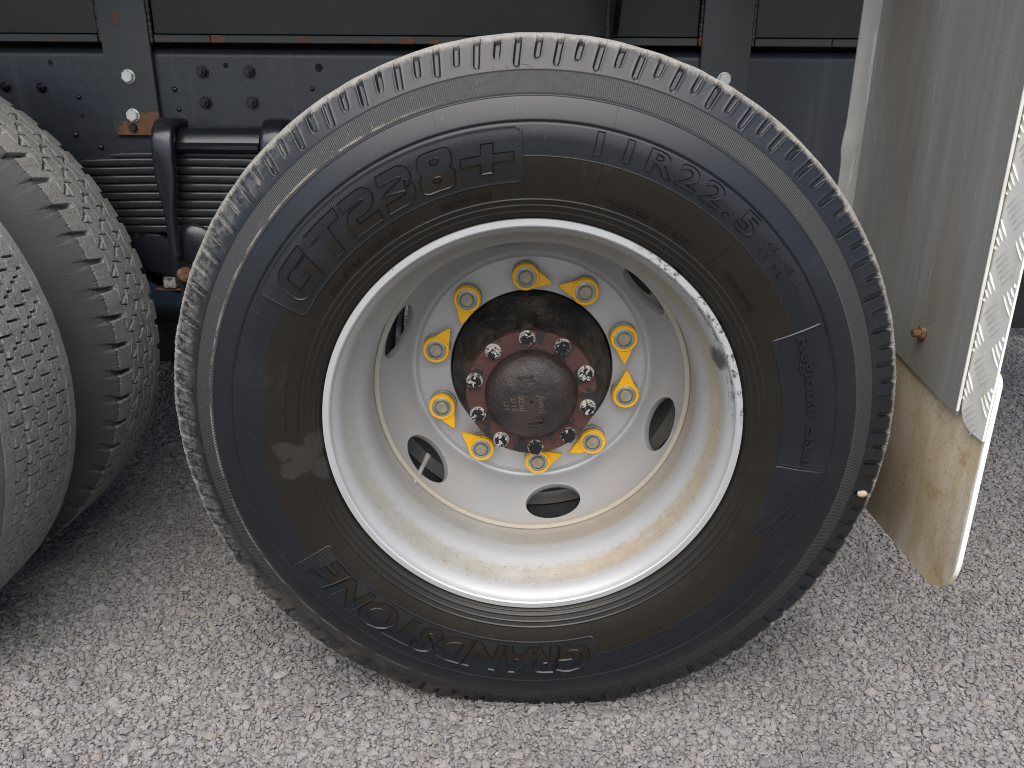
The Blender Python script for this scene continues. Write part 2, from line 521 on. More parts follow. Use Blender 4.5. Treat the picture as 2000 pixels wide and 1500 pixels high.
def link(name, me, mat, parent=None, loc=(0, 0, 0), smooth=None):
    if mat is not None:
        for q in (mat if isinstance(mat, (list, tuple)) else [mat]):
            me.materials.append(q)
    if smooth is not None and len(me.polygons):
        me.polygons.foreach_set('use_smooth', np.ones(len(me.polygons), bool))
        if smooth < 179:
            me.set_sharp_from_angle(angle=math.radians(smooth))
    o = bpy.data.objects.new(name, me)
    COL.objects.link(o)
    o.location = loc
    o.parent = parent
    return o


def from_bm(name, bm, mat, parent=None, loc=(0, 0, 0), smooth=None, recalc=True):
    if recalc:
        bmesh.ops.recalc_face_normals(bm, faces=bm.faces)
    me = bpy.data.meshes.new(name)
    bm.to_mesh(me)
    bm.free()
    return link(name, me, mat, parent, loc, smooth)


def from_np(name, V, F, mat, parent=None, loc=(0, 0, 0), smooth=None):
    me = bpy.data.meshes.new(name)
    V = np.asarray(V, np.float32)
    F = np.asarray(F, np.int32)
    me.vertices.add(len(V))
    me.vertices.foreach_set('co', V.ravel())
    k = F.shape[1]
    me.loops.add(F.size)
    me.loops.foreach_set('vertex_index', F.ravel())
    me.polygons.add(len(F))
    me.polygons.foreach_set('loop_start', np.arange(0, F.size, k, dtype=np.int32))
    me.update(calc_edges=True)
    me.validate()
    return link(name, me, mat, parent, loc, smooth)


def share(src, parent, loc=None):
    c = src.copy()
    COL.objects.link(c)
    c.parent = parent
    if loc is not None:
        c.location = loc
    return c


def grid_faces(nr, nc, wrap_c=True, wrap_r=False):
    """rows x columns grid, columns wrap"""
    R_ = nr if wrap_r else nr - 1
    C_ = nc if wrap_c else nc - 1
    i, j = np.meshgrid(np.arange(R_), np.arange(C_), indexing='ij')
    i2, j2 = (i + 1) % nr, (j + 1) % nc
    f = np.stack([i * nc + j, i * nc + j2, i2 * nc + j2, i2 * nc + j], -1)
    return f.reshape(-1, 4)


def revolve(name, prof, n, mat, parent=None, loc=(0, 0, 0), smooth=30, closed=True, flip=False):
    """prof: (r, y) round the y axis; angle from +x to +z"""
    P = np.array(prof, float)
    th = np.linspace(0, 2 * PI, n, endpoint=False)
    V = np.stack([P[:, None, 0] * np.cos(th), np.repeat(P[:, None, 1], n, 1), P[:, None, 0] * np.sin(th)], -1).reshape(-1, 3)
    F = grid_faces(len(P), n, True, closed)
    if flip:
        F = F[:, ::-1]
    return from_np(name, V, F, mat, parent, loc, smooth)


def box(bm, x0, x1, y0, y1, z0, z1, bev=0.0, seg=2):
    g = bmesh.ops.create_cube(bm, size=1.0)
    vs = g['verts']
    for v in vs:
        v.co = Vector(((x0 + x1) / 2 + v.co.x * (x1 - x0), (y0 + y1) / 2 + v.co.y * (y1 - y0), (z0 + z1) / 2 + v.co.z * (z1 - z0)))
    if bev:
        es = list({e for v in vs for e in v.link_edges})
        bmesh.ops.bevel(bm, geom=es, offset=bev, segments=seg, profile=0.5, affect='EDGES')


def prism(bm, pts, axis, a, b, bev=0.0):
    """polygon pts (2D) extruded along axis 'x' or 'y' from a to b"""
    def P(p, t):
        return Vector((t, p[0], p[1])) if axis == 'x' else Vector((p[0], t, p[1]))
    v0 = [bm.verts.new(P(p, a)) for p in pts]
    v1 = [bm.verts.new(P(p, b)) for p in pts]
    n = len(pts)
    fs = [bm.faces.new(v0), bm.faces.new(v1[::-1])]
    for i in range(n):
        fs.append(bm.faces.new([v0[i], v1[i], v1[(i + 1) % n], v0[(i + 1) % n]]))
    if bev:
        es = list({e for f in fs[:2] for e in f.edges})
        bmesh.ops.bevel(bm, geom=es, offset=bev, segments=2, profile=0.5, affect='EDGES')


def cyl(bm, p0, p1, r0, r1=None, n=24, cap=True, bev=0.0):
    r1 = r0 if r1 is None else r1
    p0, p1 = Vector(p0), Vector(p1)
    q = (p1 - p0).to_track_quat('Z', 'Y')
    m = Matrix.Translation((p0 + p1) / 2) @ q.to_matrix().to_4x4()
    g = bmesh.ops.create_cone(bm, cap_ends=cap, cap_tris=False, segments=n, radius1=r0, radius2=r1, depth=(p1 - p0).length, matrix=m)
    if bev:
        es = [e for e in {e for v in g['verts'] for e in v.link_edges} if any(len(f.verts) > 4 for f in e.link_faces)]
        bmesh.ops.bevel(bm, geom=es, offset=bev, segments=2, profile=0.5, affect='EDGES')


def tube(bm, pts, r, n=10):
    """bent rod along points"""
    pts = [Vector(p) for p in pts]
    rings = []
    for i, p in enumerate(pts):
        d = (pts[min(i + 1, len(pts) - 1)] - pts[max(i - 1, 0)]).normalized()
        q = d.to_track_quat('Z', 'Y')
        rr = r[i] if isinstance(r, (list, tuple)) else r
        rings.append([bm.verts.new(p + q @ Vector((math.cos(2 * PI * k / n) * rr, math.sin(2 * PI * k / n) * rr, 0))) for k in range(n)])
    for a, b in zip(rings, rings[1:]):
        for k in range(n):
            bm.faces.new([a[k], a[(k + 1) % n], b[(k + 1) % n], b[k]])
    bm.faces.new(rings[0][::-1])
    bm.faces.new(rings[-1])


def hexbolt(bm, c, af, h, washer=None, wt=0.0015, stub=0.0, rot=0.0, dome=0.0):
    """hex head on a plane y = c.y, standing out towards -y"""
    x, y, z = c
    if washer:
        cyl(bm, (x, y, z), (x, y - wt, z), washer, washer * 0.97, 28)
        y -= wt
    R_ = af / math.sqrt(3)
    v = []
    for (d, k) in ((0.0, 1.0), (h * 0.82, 1.0), (h, 0.88)):
        v.append([bm.verts.new((x + R_ * k * math.cos(rot + i * PI / 3), y - d, z + R_ * k * math.sin(rot + i * PI / 3))) for i in range(6)])
    for a, b in zip(v, v[1:]):
        for i in range(6):
            bm.faces.new([a[i], a[(i + 1) % 6], b[(i + 1) % 6], b[i]])
    bm.faces.new(v[0][::-1])
    bm.faces.new(v[-1])
    if stub:
        cyl(bm, (x, y - h, z), (x, y - h - stub, z), af * 0.30, af * 0.27, 16)


# ------------------------------------------------------------------ ground and gravel
gm = bpy.data.meshes.new('ground')
S = 300.0
gm.from_pydata([(-S, -S, 0), (S, -S, 0), (S, S, 0), (-S, S, 0)], [], [(0, 1, 2, 3)])
ground = link('ground', gm, M['ground'])
ground['kind'] = 'structure'


def scatter(x0, x1, y0, y1, sp):
    nx, ny = int((x1 - x0) / sp), int((y1 - y0) / (sp * 0.87))
    i, j = np.meshgrid(np.arange(nx), np.arange(ny))
    x = x0 + (i + 0.5 * (j % 2)) * sp
    y = y0 + j * sp * 0.87
    p = np.stack([x.ravel(), y.ravel()], -1)
    return p + rng.normal(0, sp * 0.27, p.shape)


def build_gravel():
    near = scatter(-1.35, 1.30, -0.42, 0.75, 0.0069)
    big = scatter(-1.35, 1.30, -0.42, 0.75, 0.023)
    huge = scatter(-1.35, 1.30, -0.42, 0.75, 0.052)
    far = scatter(-2.2, 2.5, 0.75, 2.7, 0.0105)
    parts = [(near, 0.0047, 0.24, 0.0), (big, 0.0078, 0.24, 0.0016), (huge, 0.0100, 0.18, 0.0010), (far, 0.0072, 0.3, 0.0)]
    P, Sx = [], []
    for p, s, sg, up in parts:
        size = s * np.exp(rng.normal(0, sg, len(p)))
        z = rng.uniform(-0.0008, 0.0026, len(p)) + up * rng.uniform(0.3, 1, len(p))
        P.append(np.column_stack([p, z]))
        Sx.append(size)
    P = np.vstack(P)
    size = np.concatenate(Sx)
    # nothing pokes up through the tread contact patches
    for cx in (0.0, -1.295):
        k = (np.abs(P[:, 0] - cx) < 0.13) & (P[:, 1] > 0.042) & (P[:, 1] < 0.60)
        P[k, 2] = -0.006
    scl = size[:, None] * rng.uniform(0.7, 1.25, (len(P), 3))
    rot = np.column_stack([rng.normal(0, 0.3, len(P)), rng.normal(0, 0.3, len(P)), rng.uniform(0, 2 * PI, len(P))])
    scl[:, 2] *= 0.66
    idx = rng.integers(0, 9, len(P))
    me = bpy.data.meshes.new('gravel')
    me.vertices.add(len(P))
    me.vertices.foreach_set('co', P.astype(np.float32).ravel())
    for nm, ar in (('stone_scale', scl), ('stone_turn', rot)):
        at = me.attributes.new(nm, 'FLOAT_VECTOR', 'POINT')
        at.data.foreach_set('vector', ar.astype(np.float32).ravel())
    at = me.attributes.new('stone_kind', 'INT', 'POINT')
    at.data.foreach_set('value', idx.astype(np.int32))
    o = link('gravel', me, M['gravel'])
    o['kind'] = 'stuff'
    ng = bpy.data.node_groups.new('gravel_stones', 'GeometryNodeTree')
    ng.interface.new_socket('Geometry', in_out='INPUT', socket_type='NodeSocketGeometry')
    ng.interface.new_socket('Geometry', in_out='OUTPUT', socket_type='NodeSocketGeometry')
    N = ng.nodes
    gi, go = N.new('NodeGroupInput'), N.new('NodeGroupOutput')
    join = N.new('GeometryNodeJoinGeometry')
    for k in range(9):
        pts = N.new('GeometryNodePoints')
        pts.inputs['Count'].default_value = 11 + 2 * (k % 4)
        rv = N.new('FunctionNodeRandomValue')
        rv.data_type = 'FLOAT_VECTOR'
        rv.inputs['Min'].default_value = (-1, -1, -1)
        rv.inputs['Max'].default_value = (1, 1, 1)
        rv.inputs['Seed'].default_value = 31 + 7 * k
        vm = N.new('ShaderNodeVectorMath')
        vm.operation = 'NORMALIZE'
        ng.links.new(rv.outputs['Value'], vm.inputs[0])
        ng.links.new(vm.outputs[0], pts.inputs['Position'])
        ch = N.new('GeometryNodeConvexHull')
        ng.links.new(pts.outputs[0], ch.inputs[0])
        ss = N.new('GeometryNodeSubdivisionSurface')
        ss.inputs['Level'].default_value = 2
        ss.inputs['Edge Crease'].default_value = 0.28
        ng.links.new(ch.outputs[0], ss.inputs[0])
        sm = N.new('GeometryNodeSetMaterial')
        sm.inputs['Material'].default_value = M['gravel']
        ng.links.new(ss.outputs[0], sm.inputs[0])
        sh = N.new('GeometryNodeSetShadeSmooth')
        sh.inputs['Shade Smooth'].default_value = True
        ng.links.new(sm.outputs[0], sh.inputs[0])
        gt = N.new('GeometryNodeGeometryToInstance')
        ng.links.new(sh.outputs[0], gt.inputs[0])
        ng.links.new(gt.outputs[0], join.inputs[0])
    iop = N.new('GeometryNodeInstanceOnPoints')
    iop.inputs['Pick Instance'].default_value = True
    ng.links.new(gi.outputs[0], iop.inputs['Points'])
    ng.links.new(join.outputs[0], iop.inputs['Instance'])
    for nm, dt, sock in (('stone_scale', 'FLOAT_VECTOR', 'Scale'), ('stone_turn', 'FLOAT_VECTOR', 'Rotation'), ('stone_kind', 'INT', 'Instance Index')):
        na = N.new('GeometryNodeInputNamedAttribute')
        na.data_type = dt
        na.inputs['Name'].default_value = nm
        out = na.outputs['Attribute']
        if sock == 'Rotation':
            er = N.new('FunctionNodeEulerToRotation')
            ng.links.new(out, er.inputs[0])
            out = er.outputs[0]
        ng.links.new(out, iop.inputs[sock])
    ng.links.new(iop.outputs[0], go.inputs[0])
    md = o.modifiers.new('stones', 'NODES')
    md.node_group = ng
    return o


build_gravel()

# ------------------------------------------------------------------ the truck
truck = empty('truck')
truck['label'] = 'black truck chassis with silver dual rear wheels, yellow wheel nut pointers and a dirty mudguard'
truck['category'] = 'truck'

# ---- tyre profile
CR = [.2995, .3040, .3100, .3180, .3260, .3500, .3810, .4000, .4200, .4517, .4793, .5000, .5120, .5190, .5215]
CY = [.0050, -.0010, -.0050, -.0090, -.0120, -.0190, -.0235, -.0238, -.0205, -.0090, .0080, .0178, .0235, .0285, .0325]


def pchip(xq, x, y):
    x, y = np.array(x), np.array(y)
    h = np.diff(x)
    d = np.diff(y) / h
    m = np.zeros(len(x))
    m[1:-1] = np.where(d[:-1] * d[1:] > 0, 2 * d[:-1] * d[1:] / (d[:-1] + d[1:] + 1e-12), 0)
    m[0], m[-1] = d[0], d[-1]
    i = np.clip(np.searchsorted(x, xq) - 1, 0, len(h) - 1)
    t = (xq - x[i]) / h[i]
    return ((2 * t**3 - 3 * t**2 + 1) * y[i] + (t**3 - 2 * t**2 + t) * h[i] * m[i] + (-2 * t**3 + 3 * t**2) * y[i + 1] + (t**3 - t**2) * h[i] * m[i + 1])


_rt = np.linspace(.2995, .5215, 900)
_yt = pchip(_rt, CR, CY)


def surf(r):
    """sidewall point and outward normal in the (r, y) plane"""
    r = np.asarray(r, float)
    y = np.interp(r, _rt, _yt)
    dy = np.interp(r + .0006, _rt, _yt) - np.interp(r - .0006, _rt, _yt)
    t = np.stack([np.full_like(r, .0012), dy], -1)
    t /= np.linalg.norm(t, axis=-1, keepdims=True)
    nrm = np.stack([t[..., 1], -t[..., 0]], -1)       # points to -y
    return y, nrm


def sstep(x, a, b):
    t = np.clip((x - a) / (b - a), 0, 1)
    return t * t * (3 - 2 * t)


def smooth_noise(n, k, seed):
    g = np.random.default_rng(seed)
    out = np.zeros(n)
    t = np.arange(n) * 2 * PI / n
    for m in range(2, k):
        out += g.normal() * np.sin(m * t + g.uniform(0, 6.28))
    return out / np.abs(out).max()


def build_main_tyre(parent):
    half = np.array([.0011, .0024, .0034, .0039, .0044, .0049, .0055, .0066, .0085, .0107])
    offs = np.concatenate([-half[::-1], [0.0], half]) / .5023
    th = (np.arange(124)[:, None] * 2 * PI / 124 + offs[None]).ravel()
    NC = len(th)
    rs = set(np.round(np.linspace(.2995, .5215, 92), 5))
    for c, w in ((.3040, .0012), (.3100, .0012), (.3180, .0012), (.3258, .0012), (.3795, .0008), (.4205, .0016), (.4517, .0016), (.4793, .0014)):
        rs |= set(np.round(np.linspace(c - 1.6 * w, c + 1.6 * w, 7), 5))
    rs = np.array(sorted(rs))
    rs = rs[np.concatenate([[True], np.diff(rs) > .00025])]
    y, nr = surf(rs)
    hh = np.zeros(len(rs))
    for c, h_, w in ((.3040, .0007, .0007), (.3100, .0009, .0007), (.3180, .0009, .0007), (.3258, .0011, .0008), (.3795, .0004, .0006)):
        hh += h_ * np.exp(-((rs - c) / w) ** 2)
    for c, h_, w in ((.4205, -.0016, .0013), (.4517, -.0019, .0014), (.4793, -.0010, .0010)):
        hh += h_ * np.exp(-((rs - c) / w) ** 2)
    hh += -.0008 * sstep(rs, .4517, .4530) * (1 - sstep(rs, .4780, .4793))       # buffing band sits a little lower
    RR, TT = np.meshgrid(rs, th, indexing='ij')
    H = np.repeat(hh[:, None], NC, 1)
    # moulded shoulder slots, long and short by turns
    pitch = 2 * PI / 124
    lean = -(RR - .50) * 0.30 * sstep(RR, .480, .490)
    k = np.round(TT / pitch)
    d = np.abs(TT - k * pitch) * .5023
    ki = k.astype(int) % 124
    r_in = np.where(ki % 2 == 0, .4865, .4945) + rng.normal(0, .0009, 124)[ki]
    # distance to a round-ended slot
    along = np.maximum(r_in + .0028 - RR, 0)
    dist = np.sqrt(d ** 2 + along ** 2)
    depth = rng.uniform(.0026, .0056, 124)[ki] * (1 - sstep(dist, .0028, .0045)) * (1 - sstep(RR, .5130, .5185))
    lip = .0004 * np.exp(-((dist - .0053) / .0010) ** 2) * (RR < .512)
    H += -depth + lip
    rag = rng.normal(0, 1, (len(rs), NC))
    H += rag * .00045 * sstep(RR, .509, .517)
    R2 = RR + nr[:, None, 0] * H
    Y2 = y[:, None] + nr[:, None, 1] * H
    # crown with four grooves, then a plain inner side
    wv = (smooth_noise(NC, 90, 3) * .0007 + smooth_noise(NC, 40, 4) * .0006)[None]
    R2 = R2 + wv * sstep(RR, .512, .5215)
    cro = [(.5232, .038), (.5242, .046)]
    for g in (.064, .096, .140, .172):
        cro += [(.5253, g - .005), (.5160, g - .003), (.5160, g + .003), (.5253, g + .005)]
    cro += [(.5242, .190), (.5232, .198), (.5190, .206), (.505, .216), (.48, .228), (.45, .246), (.42, .257), (.39, .259), (.35, .254), (.31, .241), (.299, .230)]
    cr = np.array(cro)
    scal = (wv * np.where(cr[:, 0] > .515, 1, 0)[:, None])
    Rb = cr[:, None, 0] + scal + np.zeros((1, NC))
    Yb = np.repeat(cr[:, None, 1], NC, 1)
    Rr, Yy = np.vstack([R2, Rb]), np.vstack([Y2, Yb])
    T2 = np.repeat(th[None], len(Rr), 0)
    T2 = T2 + np.vstack([lean, np.repeat(lean[-1:], len(cr), 0)])
    V = np.stack([Rr * np.cos(T2), Yy, Rr * np.sin(T2)], -1)
    # the weight of the truck flattens the contact patch
    zc = -A + .0035
    sq = np.maximum(zc - V[..., 2], 0)
    V[..., 2] = np.maximum(V[..., 2], zc)
    V[..., 1] -= sq * .35 * np.exp(-((Rr - .45) / .05) ** 2)
    return from_np('tyre', V.reshape(-1, 3), grid_faces(len(Rr), NC)[:, ::-1], M['side'], parent, smooth=50)


def build_tread_tyre(parent, kind, yoff, label):
    """older tyre on the other axle: the running surface carries its pattern as relief"""
    lim = math.radians(76)
    tv = np.arange(-lim, lim, .00115 / .5225)
    tb = np.linspace(lim, 2 * PI - lim, 70)[1:-1]
    th = np.concatenate([tv, tb])
    NC = len(th)
    W = .208 if kind == 'rib' else .182
    w = np.linspace(0, W, 160)
    prof_r = .5255 - .0030 * ((w - W / 2) / (W / 2)) ** 2 - .0045 * (np.clip(np.abs(w - W / 2) - (W / 2 - .006), 0, 1) / .006) ** 2
    Wg, Tg = np.meshgrid(w, th, indexing='ij')
    s = Tg * .5225
    dep = np.zeros_like(Wg)

    def line(d, half, depth):
        return depth * (1 - sstep(np.abs(d), half * .55, half * 1.25))

    if kind == 'rib':
        per = .0570
        zz = .0016 * (2 * np.abs((2 * s / per % 1) * 2 - 1) - 1)
        edges = [.030, .060, .090, .120, .150, .181]
        for i, e in enumerate(edges):
            half = .0038 if i == 1 else .0017
            dep = np.maximum(dep, line(Wg - e - zz * (1 if i % 2 else -1), half, .0075 if i == 1 else .0060))
        for i, (a, b) in enumerate(zip(edges, edges[1:])):
            u = (Wg - a) / (b - a)
            off = per * (.29 * i) + .0125 * sstep(u, .42, .62) - .0025 * u + .0012 * np.sin(5 * s)
            ph = (s - off + per / 2) % per - per / 2
            inside = (u > -.03) & (u < 1.03)
            dep = np.maximum(dep, np.where(inside, line(ph, .0018, .0085), 0))
            ph2 = (s - per * (.29 * i) - .0345 + .0030 * u + per / 2) % per - per / 2
            dep = np.maximum(dep, np.where(inside & (u > .04) & (u < .96), line(ph2, .0017, .0080), 0))
    else:
        per = .0535
        # lug notches on the outer shoulder
        ph = (s + .10 * Wg + per / 2) % per - per / 2
        half = .0056 - .045 * Wg.clip(0, .05)
        dep = np.maximum(dep, np.where(Wg < .050, .0090 * (1 - sstep(np.abs(ph), half * .75, half * 1.3)) * (1 - sstep(Wg, .040, .050)), 0))
        # small ribs between the lugs, on the buttress
        ph3 = (s + per / 6) % (per / 3) - per / 6
        dep = np.maximum(dep, np.where(Wg < .008, line(ph3, .0012, .0012), 0))
        # short slanted slots
        for (w0, so, ln, wd) in ((.063, .45, .026, .0032), (.100, .05, .026, .0030), (.138, .55, .024, .0030)):
            q = (s - so * per + per / 2) % per - per / 2
            du = Wg - w0
            t_ = du * .80 + q * .60
            p_ = -du * .60 + q * .80
            dd = np.sqrt(np.maximum(np.abs(t_) - ln / 2, 0) ** 2 + p_ ** 2)
            dep = np.maximum(dep, .0085 * (1 - sstep(dd, wd * .7, wd * 1.15)))
        # fine zigzag sipes joining them
        for i, e in enumerate((.052, .074, .100, .124, .147)):
            zz = .0034 * (2 * np.abs(((s / per + .31 * i) % 1) * 2 - 1) - 1)
            dep = np.maximum(dep, line(Wg - e - zz, .0017, .0065))
        for i, (a, b) in enumerate(((.052, .076), (.076, .1), (.1, .124), (.124, .15))):
            q = (s - per * (.28 + .47 * i) + .25 * (Wg - a) + per / 2) % per - per / 2
            dep = np.maximum(dep, np.where((Wg > a) & (Wg < b), line(q, .0014, .0050), 0))
        qe = (s + per / 2) % per - per / 2
        dep = np.maximum(dep, np.where(Wg > W - .018, .0105 * (1 - sstep(np.abs(qe), .004, .0075)), 0))
    big_ = np.interp(th, np.linspace(-2, 6.3, 260), rng.normal(0, .0007, 260))
    dep *= (1 + .35 * np.interp(th, np.linspace(-2, 6.3, 150), rng.normal(0, 1, 150)))[None].clip(0.7, 1.3)
    dep += rng.normal(0, .00026, dep.shape) + big_[None] * .5
    Rm = prof_r[:, None] - dep
    Ym = (.001 if kind == 'rib' else .027) + Wg
    fr = [(.300, .004), (.318, -.009), (.35, -.019), (.385, -.0235), (.42, -.020), (.45, -.009), (.479, .006), (.498, .0155), (.506, .0205), (.5135, .0250)]
    if kind == 'rib':
        fr = [(r, y - .026 * max(0, (r - .42) / .086)) for r, y in fr]
    bk = [(r, .236 - y) for r, y in ([(.300, .004), (.318, -.009), (.35, -.019), (.385, -.0235), (.42, -.020), (.45, -.009), (.479, .006), (.498, .0155), (.506, .0205)])[::-1]]

    def ring(lst, ridge):
        a = np.array(lst)
        return np.repeat(a[:, None, 0], NC, 1), np.repeat(a[:, None, 1], NC, 1)
    Ra, Ya = ring(fr, 1)
    Rb, Yb = ring(bk, 1)
    if kind != 'rib':       # notches run down into the buttress
        ph = (s[0] + per / 2) % per - per / 2
        Ra[-1] -= .005 * (1 - sstep(np.abs(ph), .006, .010))
        Ra[-2] -= .003 * (1 - sstep(np.abs(ph), .006, .010))
    Rr, Yy = np.vstack([Ra, Rm, Rb]), np.vstack([Ya, Ym, Yb])
    T2 = np.repeat(th[None], len(Rr), 0)
    V = np.stack([Rr * np.cos(T2), Yy, Rr * np.sin(T2)], -1)
    V[..., 2] = np.maximum(V[..., 2], -A + .0035)
    V[..., 1] += yoff
    tread_tone = sstep(np.minimum(Wg, W - Wg), .0020, .0065) * (1 - .60 * sstep(dep, .0016, .0048))  # falls off towards the tread edges and with groove depth
    tread_tone = np.vstack([np.zeros_like(Ra), tread_tone, np.zeros_like(Rb)])
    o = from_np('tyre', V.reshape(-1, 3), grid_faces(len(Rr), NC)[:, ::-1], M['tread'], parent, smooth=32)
    at = o.data.attributes.new('tread_tone', 'FLOAT', 'POINT')
    at.data.foreach_set('value', tread_tone.astype(np.float32).ravel())
    o['label'] = label
    return o


# ---- lettering helpers
def text_bm(body, bold=0.0, shear=0.0, track=1.0):
    cu = bpy.data.curves.new('lettering', 'FONT')
    cu.body = body
    cu.size = 1.0
    cu.offset = bold
    cu.shear = shear
    cu.space_character = track
    cu.resolution_u = 3
    ob = bpy.data.objects.new('lettering_source', cu)
    COL.objects.link(ob)
    dg = bpy.context.evaluated_depsgraph_get()
    me = bpy.data.meshes.new_from_object(ob.evaluated_get(dg))
    bpy.data.objects.remove(ob)
    bpy.data.curves.remove(cu)
    bm = bmesh.new()
    bm.from_mesh(me)
    bpy.data.meshes.remove(me)
    return bm


def curve_bm(glyphs):
    """glyphs: list of outlines (lists of loops) filled as flat 2D shapes"""
    cu = bpy.data.curves.new('glyph', 'CURVE')
    cu.dimensions = '2D'
    cu.fill_mode = 'FRONT'
    for loops in glyphs:
        for lp in loops:
            sp = cu.splines.new('POLY')
            sp.points.add(len(lp) - 1)
            for p, q in zip(sp.points, lp):
                p.co = (q[0], q[1], 0, 1)
            sp.use_cyclic_u = True
    ob = bpy.data.objects.new('glyph_source', cu)
    COL.objects.link(ob)
    dg = bpy.context.evaluated_depsgraph_get()
    me = bpy.data.meshes.new_from_object(ob.evaluated_get(dg))
    bpy.data.objects.remove(ob)
    bpy.data.curves.remove(cu)
    bm = bmesh.new()
    bm.from_mesh(me)
    bpy.data.meshes.remove(me)
    return bm


def wrap_on_tyre(name, bm, deg0, deg1, r0, r1, h, mat, parent, label, base=0.0, rim=0.0):
    """stretch a flat outline over the angle deg0..deg1 and the radii r0..r1, raise it by h"""
    bmesh.ops.remove_doubles(bm, verts=bm.verts, dist=1e-5)
    xs = [v.co.x for v in bm.verts]
    ys = [v.co.y for v in bm.verts]
    x0, x1, y0, y1 = min(xs), max(xs), min(ys), max(ys)
    arc = abs(math.radians(deg1 - deg0)) * (r0 + r1) / 2
    for v in bm.verts:
        v.co.x = (v.co.x - x0) / (x1 - x0) * arc
        v.co.y = r0 + (v.co.y - y0) / (y1 - y0) * (r1 - r0)
        v.co.z = 0
    stepx = .006
    for k in range(1, int(arc / stepx) + 1):
        bmesh.ops.bisect_plane(bm, geom=bm.verts[:] + bm.edges[:] + bm.faces[:], plane_co=(k * stepx, 0, 0), plane_no=(1, 0, 0))
    if r1 - r0 > .012:
        for k in range(1, int((r1 - r0) / .008) + 1):
            bmesh.ops.bisect_plane(bm, geom=bm.verts[:] + bm.edges[:] + bm.faces[:], plane_co=(0, r0 + k * .008, 0), plane_no=(0, 1, 0))
    ex = bmesh.ops.extrude_face_region(bm, geom=bm.faces[:])
    for g in ex['geom']:
        if isinstance(g, bmesh.types.BMVert):
            g.co.z = 1.0
    if rim:
        top = [f for f in bm.faces if all(v.co.z > .5 for v in f.verts)]
        bmesh.ops.inset_region(bm, faces=top, thickness=rim, use_even_offset=False, use_boundary=True)
        for v in {v for f in top for v in f.verts}:
            v.co.z = .62
    sgn = -1 if deg1 < deg0 else 1
    for v in bm.verts:
        r = v.co.y
        t = math.radians(deg0) + sgn * v.co.x / ((r0 + r1) / 2)
        y, nr = surf(r)
        k = base + (h * (1.0 if v.co.z > .8 else .25) if v.co.z > .5 else -.0008 - base)
        rr, yy = r + nr[0] * k, float(y) + nr[1] * k
        v.co = (rr * math.cos(t), yy, rr * math.sin(t))
    o = from_bm(name, bm, mat, parent, smooth=30)
    if label:
        o['label'] = label
    return o


def ridge(bm, path, width, h):
    """raised moulding line; path of (deg, r)"""
    P = []
    for (d0, r0), (d1, r1) in zip(path, path[1:]):
        n = max(2, int(max(abs(r1 - r0) / .006, abs(math.radians(d1 - d0)) * .38 / .006)))
        for i in range(n):
            P.append((d0 + (d1 - d0) * i / n, r0 + (r1 - r0) * i / n))
    P.append(path[-1])
    rows = []
    for i, (d, r) in enumerate(P):
        a, b = P[max(i - 1, 0)], P[min(i + 1, len(P) - 1)]
        tx, ty = math.radians(b[0] - a[0]) * r, b[1] - a[1]
        L_ = math.hypot(tx, ty) or 1
        ox, oy = -ty / L_, tx / L_
        row = []
        for (o, k) in ((-1, -.0006), (-.45, h), (.45, h), (1, -.0006)):
            rr = r + oy * o * width / 2
            t = math.radians(d) + ox * o * width / 2 / r
            y, nr = surf(rr)
            q, yy = rr + nr[0] * k, float(y) + nr[1] * k
            row.append(bm.verts.new((q * math.cos(t), yy, q * math.sin(t))))
        rows.append(row)
    for a, b in zip(rows, rows[1:]):
        for k in range(3):
            bm.faces.new([a[k], a[k + 1], b[k + 1], b[k]])
    bm.faces.new(rows[0])
    bm.faces.new(rows[-1][::-1])


def panel_patch(name, d0, d1, r0, r1, corner, h, rim, parent, mat, label):
    """moulded panel on the sidewall with rounded corners and a fine raised outline"""
    rm = (r0 + r1) / 2
    L_ = math.radians(d1 - d0) * rm
    nx, nr_ = int(L_ / .0011), int((r1 - r0) / .0011)
    u = np.linspace(-.003, L_ + .003, nx)
    v = np.linspace(r0 - .003, r1 + .003, nr_)
    Vv, U = np.meshgrid(v, u, indexing='ij')
    qx = np.abs(U - L_ / 2) - (L_ / 2 - corner)
    qy = np.abs(Vv - rm) - ((r1 - r0) / 2 - corner)
    sdf = np.sqrt(np.maximum(qx, 0) ** 2 + np.maximum(qy, 0) ** 2) + np.minimum(np.maximum(qx, qy), 0) - corner
    H = np.where(sdf > 0, h - (sdf / .0012) * (h + .0012), h)
    H = np.maximum(H, -.0018)
    H = H + rim * np.exp(-((sdf + .0010) / .0009) ** 2)
    y, nr = surf(Vv)
    t = math.radians(d0) + U / rm
    rr, yy = Vv + nr[..., 0] * H, y + nr[..., 1] * H
    V = np.stack([rr * np.cos(t), yy, rr * np.sin(t)], -1).reshape(-1, 3)
    o = from_np(name, V, grid_faces(nr_, nx, False), mat, parent, smooth=60)
    o['label'] = label
    return o


def arc_pts(cx, cy, r, a0, a1, n=8):
    return [(cx + r * math.cos(math.radians(a0 + (a1 - a0) * i / n)), cy + r * math.sin(math.radians(a0 + (a1 - a0) * i / n))) for i in range(n + 1)]


